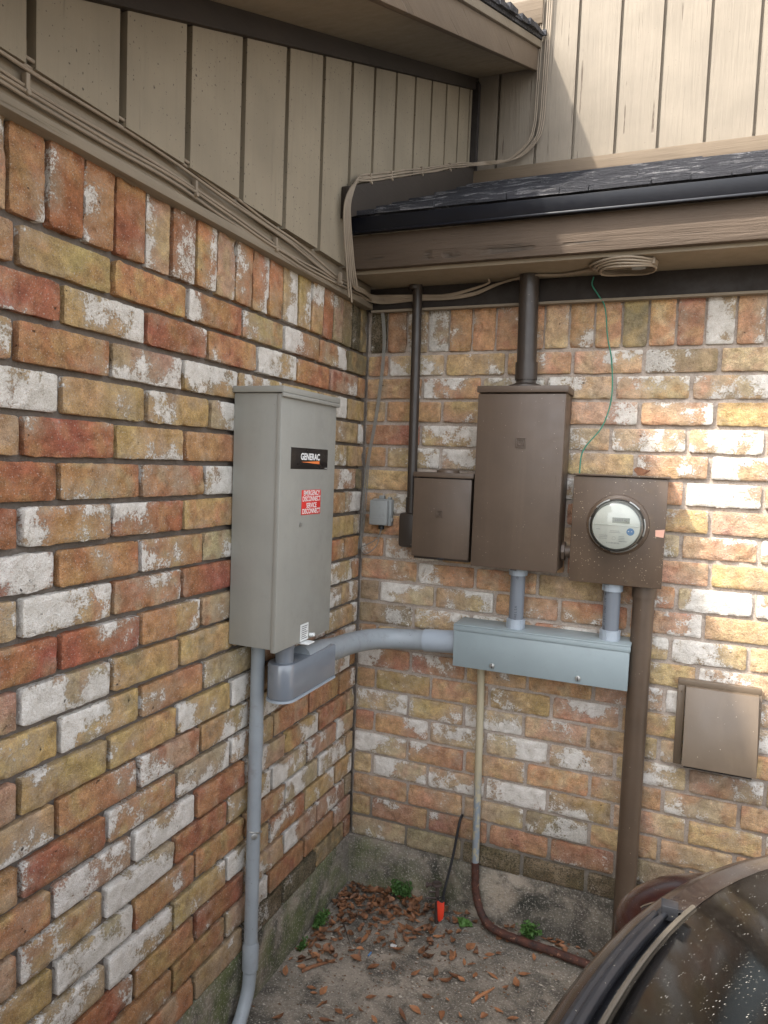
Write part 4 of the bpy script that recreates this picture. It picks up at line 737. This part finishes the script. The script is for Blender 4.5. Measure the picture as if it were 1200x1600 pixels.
# ---------------- car ----------------
car = thing('parked_car', 'dusty dark car parked at the lower right with its glass towards the wall', 'car', (1.6,-2.6,ZG))
def ringp(cx, cy, a, b, z, n=3.0, N_=120):
    P = []
    for k in range(N_):
        t = 2*math.pi*k/N_; c, s = math.cos(t), math.sin(t)
        P.append((cx+a*math.copysign(abs(c)**(2/n), c), cy+b*math.copysign(abs(s)**(2/n), s), z))
    return P
CX, CY = 1.6, -2.65
def rings(mb, rs, caps=(True, True)):
    n = len(rs[0]); V = [p for r in rs for p in r]
    F = [(i*n+k, i*n+(k+1) % n, (i+1)*n+(k+1) % n, (i+1)*n+k) for i in range(len(rs)-1) for k in range(n)]
    if caps[0]: F.append(tuple(range(n))[::-1])
    if caps[1]: F.append(tuple((len(rs)-1)*n+k for k in range(n)))
    return mb.add(V, F)
body = [ringp(CX,CY,.80,1.90,ZG+.17),ringp(CX,CY,.85,1.95,ZG+.24),ringp(CX,CY,.862,1.975,.60),ringp(CX,CY,.868,1.985,.78),ringp(CX,CY,.868,1.988,.90),ringp(CX,CY,.862,1.982,.965),ringp(CX,CY,.850,1.970,1.000),ringp(CX,CY,.836,1.956,1.016),ringp(CX,CY,.820,1.940,1.025)]
bo = obj('body', rings(MB(), body, (True, False)), M['carpaint'], car, smooth=50)
cw = [ringp(CX,CY,.8200,1.940,1.0252),ringp(CX,CY,.806,1.926,1.030),ringp(CX,CY,.800,1.920,1.022),ringp(CX,CY,.788,1.908,1.034)]
def ring_sector(rs, t0, t1):
    n = len(rs[0]); idx = [k for k in range(n) if t0 <= k*360/n <= t1]; V = [r[k] for r in rs for k in idx]; m_ = len(idx)
    return MB().add(V, [(i*m_+k, i*m_+k+1, (i+1)*m_+k+1, (i+1)*m_+k) for i in range(len(rs)-1) for k in range(m_-1)])
obj('cowl_panel', ring_sector(cw, 132, 240), M['cowl'], car, smooth=30)
cw2 = [ringp(CX,CY,.8200,1.940,1.0252),ringp(CX,CY,.806,1.926,1.0295),ringp(CX,CY,.795,1.915,1.0325),ringp(CX,CY,.781,1.901,1.038)]
obj('window_surround', ring_sector(cw2, 0, 132), M['carpaint'], car, smooth=30); obj('window_surround', ring_sector(cw2, 240, 360), M['carpaint'], car, smooth=30)
sr = [(CX+.783*0, 0, 0)]
def ringtube(a, b, z, r, N_=160, n=3.0):
    P = [Vector(p) for p in ringp(CX, CY, a, b, z, n, N_)]; P.append(P[0].copy()); return MB().tube(P, r, 8, caps=False)
_p = [Vector(p) for k, p in enumerate(ringp(CX, CY, .783, 1.903, 1.037, 3.0, 240)) if 130 <= k*1.5 <= 242]
obj('window_seal', MB().tube(_p, .0042, 8), M['seal'], car)
gl_ = [ringp(CX,CY,.779,1.898,1.040),ringp(CX,CY-.03,.742,1.73,1.12),ringp(CX,CY-.08,.70,1.50,1.215),ringp(CX,CY-.15,.65,1.22,1.31),ringp(CX,CY-.22,.60,.98,1.385)]
obj('window', rings(MB(), gl_, (False, False)), M['carglass'], car, smooth=60)
rf_ = [ringp(CX,CY-.22,.602,.982,1.383),ringp(CX,CY-.23,.585,.95,1.402),ringp(CX,CY-.24,.50,.82,1.420),ringp(CX,CY-.25,.30,.5,1.432)]
obj('roof', rings(MB(), rf_, (False, True)), M['carpaint'], car, smooth=60)
# wiper lying in the cowl, and the clip at its end
def onr(th, a, b, z):
    c, s = math.cos(th), math.sin(th); return Vector((CX+a*math.copysign(abs(c)**(2/3), c), CY+b*math.copysign(abs(s)**(2/3), s), z))
mb = MB(); P = [onr(R_(x), .800, 1.922, 1.040+.004*math.sin((x-138)/22*3)) for x in range(132, 168, 2)]; mb.tube(P, [.004]*2+[.0075]*(len(P)-4)+[.005]*2, 8)
P = [onr(R_(x), .812, 1.932, 1.034) for x in range(134, 150, 2)]; mb.tube(P, [.006+.004*(i/len(P)) for i in range(len(P))], 6)
a_ = onr(R_(133), .80, 1.92, 1.038); mb.box(a_.x-.010, a_.x+.012, a_.y-.010, a_.y+.010, 1.030, 1.050)
a_ = onr(R_(148), .795, 1.915, 1.040); mb.box(a_.x-.008, a_.x+.010, a_.y-.010, a_.y+.012, 1.032, 1.052)
obj('wiper', mb, M['cowl'], car, .001)
# swelling lamp housing at the far corner
def ellip(c, r, nu=32, nv=16):
    V = []; F = []
    for j in range(nv+1):
        ph = math.pi*j/nv
        for i in range(nu):
            th = 2*math.pi*i/nu; V.append((c[0]+r[0]*math.sin(ph)*math.cos(th), c[1]+r[1]*math.sin(ph)*math.sin(th), c[2]+r[2]*math.cos(ph)))
    for j in range(nv):
        for i in range(nu): F.append((j*nu+i, j*nu+(i+1) % nu, (j+1)*nu+(i+1) % nu, (j+1)*nu+i))
    return V, F
LC = (1.135, -.868, .868)
mb = MB(); mb.add(*ellip(LC, (.235, .168, .098))); lh = obj('lamp_housing', mb, M['maroon'], car, smooth=80)
P = [(.943,-.904,.921),(.9481,-.9015,.9245),(.9588,-.8995,.9306),(.9704,-.899,.9359),(.9821,-.8995,.9404),(.995,-.9008,.9445)]
obj('chrome_strip', MB().tube(P, .0026, 8), M['chrome'], lh)
for sx in (-1, 1):
    for y_ in (-1.45, -3.85):
        x_ = CX+sx*.74; mb = MB(); mb.lathe([(.16,-.09),(.28,-.085),(.30,-.06),(.30,.06),(.28,.085),(.16,.09)], (x_, y_, ZG+.300), (1,0,0), 36)
        wh = obj('wheel', mb, M['tyre'], car); mb = MB(); mb.lathe([(0,-.06),(.165,-.075),(.165,.075),(0,.06)], (x_, y_, ZG+.300), (1,0,0), 24); obj('rim', mb, M['gal'], wh)
# ---------------- leaves and weeds ----------------
rl = random.Random(21)
def leaf_geo(mb, c, L, Wd, rot, curl, tilt, roll, cup):
    V = []; nu, nv = 7, 3; cr, sr_ = math.cos(rot), math.sin(rot)
    sk = rl.uniform(-.35, .35); sp = rl.uniform(-.25, .25); tw = rl.uniform(-.6, .6)
    for i in range(nu+1):
        u = i/nu; wd = Wd*(math.sin(math.pi*min(1, u*1.01))**.95)*(1.1-.35*u)+.0004
        for j in range(nv):
            v = (j-1); x = (u-.5)*L; y = v*wd*(1+sk*v)+sp*L*((u-.5)**2)*2; z = tw*v*wd*(u-.5)*2+ curl*L*((u-.5)**2)*4+cup*Wd*abs(v)*math.sin(math.pi*u)+tilt*x+roll*y
            V.append((c[0]+x*cr-y*sr_, c[1]+x*sr_+y*cr, c[2]+z))
    zmin = min(v[2] for v in V)-c[2]; V = [(x, y, z-zmin) for x, y, z in V]
    F = [(i*nv+j, i*nv+j+1, (i+1)*nv+j+1, (i+1)*nv+j) for i in range(nu) for j in range(nv-1)]
    V += [(x, y, z+.0007) for x, y, z in V]; n = (nu+1)*nv; F += [tuple(q+n for q in f)[::-1] for f in F]
    return mb.add(V, F)
protos = []
for k in range(7):
    mb = MB(); leaf_geo(mb, (0,0,0), .046, .0068+.0009*k, 0, rl.uniform(.02,.16), 0, rl.uniform(-.2,.2), rl.uniform(-.35,.45)); protos.append(mb)
def ground_at(u, v, z=ZG+.001):
    x = (u-600)/FPX; y = (v-800)/FPX; d = _r*x+_d*y+_f; t = (z-CAM.z)/d.z; return CAM+d*t
spots = [(572,1393),(560,1412),(548,1420),(532,1430),(520,1443),(508,1452),(500,1468),(497,1480),(492,1496),(504,1490),(512,1478),(530,1462),(545,1457),(570,1468),(563,1483),(468,1504),(472,1515),(487,1545),(491,1553),(505,1552),(500,1571),(507,1568),(484,1590),(435,1592),(512,1597),(545,1590),(563,1582),(580,1562),(556,1500),(533,1499),(582,1512),(615,1511),(648,1523),(666,1496),(684,1481),(682,1523),(697,1536),(585,1595),(600,1478),(622,1487),(640,1470),(655,1462),(670,1470),(660,1450),(675,1457),(684,1465),(640,1450),(625,1445),(612,1440),(600,1452),(590,1460),(585,1440),(598,1430),(612,1422),(625,1430),(640,1432),(650,1440),(655,1418),(645,1410),(632,1414),(615,1405),(600,1405),(590,1415),(575,1425),(590,1395),(604,1396),(726,1505),(736,1510),(742,1525),(711,1527),(722,1535),(745,1553),(760,1560),(700,1565),(790,1546),(806,1538),(760,1500),(720,1590),(756,1590),(780,1580),(765,1493),(779,1491),(866,1466),(872,1478),(785,1459),(794,1470),(800,1595),(706,1498),(476,1481),(690,1588),(446,1520),(455,1500),(530,1583),(610,1560),(630,1590),(668,1560),(650,1580),(735,1480),(835,1500),(820,1525),(770,1525),(845,1492)]
leaves = []
for (u, v) in spots:
    q = ground_at(u, v)
    if q.x < .02: q.x = .025
    if q.y > -.02: q.y = -.02
    src = protos[rl.randrange(7)]; k_ = rl.choice([rl.uniform(.35, .7), rl.uniform(.6, 1.05)])
    a_ = rl.uniform(0, 6.28); o = None
    key = 'leaf%d' % protos.index(src)
    if key not in bpy.data.meshes:
        o = obj('fallen_leaf', src, M['leaf'], smooth=60, fix=False); o.data.name = key
    else: o = link(bpy.data.objects.new('fallen_leaf', bpy.data.meshes[key]))
    o.location = (q.x, q.y, ZG+.0015+rl.uniform(0, .006)); o.scale = (k_, k_*rl.uniform(.7, 1.15), k_*rl.uniform(.6, 1.3)); o.rotation_euler = (rl.uniform(-.12,.12), rl.uniform(-.12,.12), a_)
    leaves.append((o, k_))
ORD = ['nearest', 'second nearest', 'third nearest', 'fourth nearest', 'fifth nearest', 'sixth nearest', 'seventh nearest', 'eighth nearest', 'ninth nearest', 'tenth nearest', 'eleventh nearest', 'twelfth nearest', 'thirteenth nearest', 'fourteenth nearest', 'fifteenth nearest', 'sixteenth nearest', 'seventeenth nearest', 'eighteenth nearest', 'nineteenth nearest', 'twentieth nearest', 'twenty-first nearest', 'twenty-second nearest', 'twenty-third nearest', 'twenty-fourth nearest']
LM = {'the bend of the slim grey conduit': (.05,-.70), 'the red tagged ground rod': (.35,-.09), 'the inner corner of the walls': (.02,-.02), 'the car': (.80,-.62), 'the rusty pipe bend': (.50,-.06), 'the thick brown conduit': (.85,-.07), 'the small white paper scrap': ground_at(615,1479)[:2], 'the thick reddish twig': ground_at(498,1510)[:2], 'the pale brown twig': ground_at(755,1556)[:2], 'the blue plastic bit': ground_at(577,1492)[:2], 'the feathery weed on the left': (.02,-.262), 'the bushy weed': (.205,-.022), 'the bottom edge of the photo': (.36,-.66)}
by = {}
for o, k_ in leaves:
    L_ = min(LM, key=lambda n_: math.hypot(LM[n_][0]-o.location.x, LM[n_][1]-o.location.y)); by.setdefault(L_, []).append((math.hypot(LM[L_][0]-o.location.x, LM[L_][1]-o.location.y), o, k_))
for L_, li in by.items():
    for n_, (d_, o, k_) in enumerate(sorted(li, key=lambda q: q[0])):
        tag(o, ('large ' if k_ > .98 else 'small ' if k_ < .72 else '')+'dry brown leaf, '+(ORD[n_])+' to '+L_, 'leaf', 'fallen leaves on the concrete')
# the heap in the corner, as one mass
mb = MB()
for k in range(360):
    r_ = rl.random()
    if r_ < .62: x, y = abs(rl.gauss(.20, .12)), -abs(rl.gauss(.10, .09))
    elif r_ < .85: x, y = abs(rl.gauss(.05, .05)), -rl.uniform(.05, .42)
    else: x, y = rl.uniform(.02, .9), -abs(rl.gauss(.03, .03))
    x = max(.02, x); y = min(-.015, y)
    h = .010*max(0, 1-((x-.22)**2+(y+.10)**2)/.02)
    leaf_geo(mb, (x, y, ZG+.001+rl.uniform(0, .008)+h), rl.uniform(.008, .034), rl.uniform(.003, .011), rl.uniform(0, 6.28), rl.uniform(.0,.4), rl.uniform(-.3,.3), rl.uniform(-.4,.4), rl.uniform(-.3,.9))
tag(obj('leaf_litter', mb, M['litter'], smooth=60, fix=False, loc=(.2,-.1,ZG)), 'heap of crumbled brown leaves in the corner', 'leaf litter', kind='stuff')
mb = MB()
for k in range(2600):
    if k % 3: x, y = abs(rl.gauss(.0, .55)), -abs(rl.gauss(0, .35))
    else: x, y = rl.uniform(0, 1.3), -rl.uniform(0, 1.1)
    x = max(.012, x); y = min(-.012, y); s_ = rl.uniform(.0010, .0040)*(.55 if k % 3 == 2 else 1); z = ZG+.0015
    V = [(x+s_*rl.uniform(.5,1.2)*math.cos(a)*(1+.8*(k % 2)), y+s_*rl.uniform(.5,1.2)*math.sin(a), z) for a in (0, 1.5, 3.1, 4.7)]+[(x+rl.uniform(-.2,.2)*s_, y, z+s_*.8)]
    mb.add(V, [(0,1,4),(1,2,4),(2,3,4),(3,0,4)], k % 3)
tag(obj('grit', mb, [paint('pale_grit', (.42,.37,.30), .9, .2), paint('brown_grit', (.16,.09,.05), .9, .3), paint('dark_grit', (.07,.06,.05), .9, .3)], smooth=0, fix=False, loc=(.3,-.3,ZG)), 'grit and crumbs scattered over the concrete', 'grit', kind='stuff')
def twig(name, label, u, v, L, ang, r, mat):
    q = ground_at(u, v); P = [(q.x+math.cos(ang)*L*(k/4-.5), q.y+math.sin(ang)*L*(k/4-.5), ZG+r+.001+.003*math.sin(k*1.3)) for k in range(5)]
    return tag(obj(name, MB().tube(P, [r, r*1.1, r, r*.8, r*.5], 7), mat, loc=tuple(P[0])), label, 'twig')
twig('twig', 'thick reddish brown twig lying near the left wall', 498, 1510, .105, .95, .0045, M['leaf'])
twig('twig', 'pale brown twig lying on the concrete near the car', 755, 1556, .09, 1.1, .0042, M['leaf'])
twig('twig', 'thin dark twig among the leaves below the corner', 540, 1455, .13, -.9, .0020, M['dkmetal'])
q = ground_at(615, 1479); tag(obj('paper_scrap', MB().hexa([(q.x-.008,q.y-.006,ZG+.002),(q.x+.008,q.y-.005,ZG+.002),(q.x+.008,q.y+.006,ZG+.002),(q.x-.007,q.y+.006,ZG+.002),(q.x-.008,q.y-.006,ZG+.010),(q.x+.008,q.y-.005,ZG+.008),(q.x+.008,q.y+.006,ZG+.004),(q.x-.007,q.y+.006,ZG+.005)]), M['white'], loc=(q.x,q.y,ZG+.002)), 'small white paper scrap among the brown leaves', 'paper scrap')
q = ground_at(577, 1492); tag(obj('plastic_bit', MB().tube([(q.x,q.y-.008,ZG+.004),(q.x+.002,q.y+.008,ZG+.004)], .0025, 8), M['blue'], loc=(q.x,q.y,ZG+.002)), 'tiny blue plastic bit on the concrete', 'plastic bit')
# leaf caught on the meter box
mb = MB(); leaf_geo(mb, (.868,-.07,1.642), .045, .012, .3, .3, 0, .9, .5)
tag(obj('fallen_leaf', mb, M['leaf'], smooth=60, fix=False, loc=(.868,-.07,1.642)), 'dry brown leaf caught on top of the meter box', 'leaf')
def weed(label, x, y, h, spread, n, name='weed', leafr=.006, wall=None):
    t = thing(name, label, 'weed', (x, y, ZG)); ms = MB(); ml = MB()
    for k in range(n):
        a = rl.uniform(0, 6.28); L = h*rl.uniform(.45, 1); sp = spread*rl.uniform(.15, 1)
        dx, dy = math.cos(a)*sp, math.sin(a)*sp
        if wall == 'L': dx = abs(dx)*.7
        if wall == 'B': dy = -abs(dy)*.8
        P = catmull([(x,y,ZG-.003),(x+dx*.35,y+dy*.35,ZG+L*.5),(x+dx,y+dy,ZG+L)], 4); ms.tube(P, .0009, 5)
        for i in range(2, len(P)):
            for s_ in range(4):
                c = P[i]+Vector((rl.gauss(0,.004), rl.gauss(0,.004), rl.gauss(0,.004))); nrm = Vector((rl.gauss(0,.6), rl.gauss(0,.6), 1)).normalized(); a1 = nrm.orthogonal().normalized(); b1 = nrm.cross(a1); r = leafr*rl.uniform(.5, 1.1); o_ = rl.uniform(0, 6.28)
                c.x = max(c.x, .006); c.y = min(c.y, -.006)
                V = [c+(a1*math.cos(o_+q_*math.pi/3)+b1*math.sin(o_+q_*math.pi/3))*r*(1 if q_ % 2 else .7) for q_ in range(6)]+[c+nrm*r*.25]
                ml.add(V, [(q_, (q_+1) % 6, 6) for q_ in range(6)])
    obj('stems', ms, M['leafg'], t); obj('leaves', ml, M['leafg'], t, smooth=0, fix=False)
weed('bushy green weed against the back wall amid the leaf heap', .205, -.022, .068, .042, 26, wall='B')
weed('green weed growing beside the rusty pipe', .628, -.030, .055, .036, 24, wall='B')
weed('feathery green weed at the foot of the left wall', .020, -.262, .050, .05, 22, leafr=.0045, wall='L')
weed('small sparse weed lower along the left wall', .022, -.372, .030, .03, 9, leafr=.004, wall='L')
weed('low clover with round leaves beside the ground rod', .430, -.052, .012, .035, 6, leafr=.011, wall='B')
# ---------------- to metres, ground at zero ----------------
bpy.context.view_layer.update()
for o in list(C.objects):
    if o.parent is None and o.type in ('MESH', 'EMPTY'):
        o.location = ((o.location.x)*S, (o.location.y)*S, (o.location.z-ZG)*S); o.scale = tuple(v*S for v in o.scale)
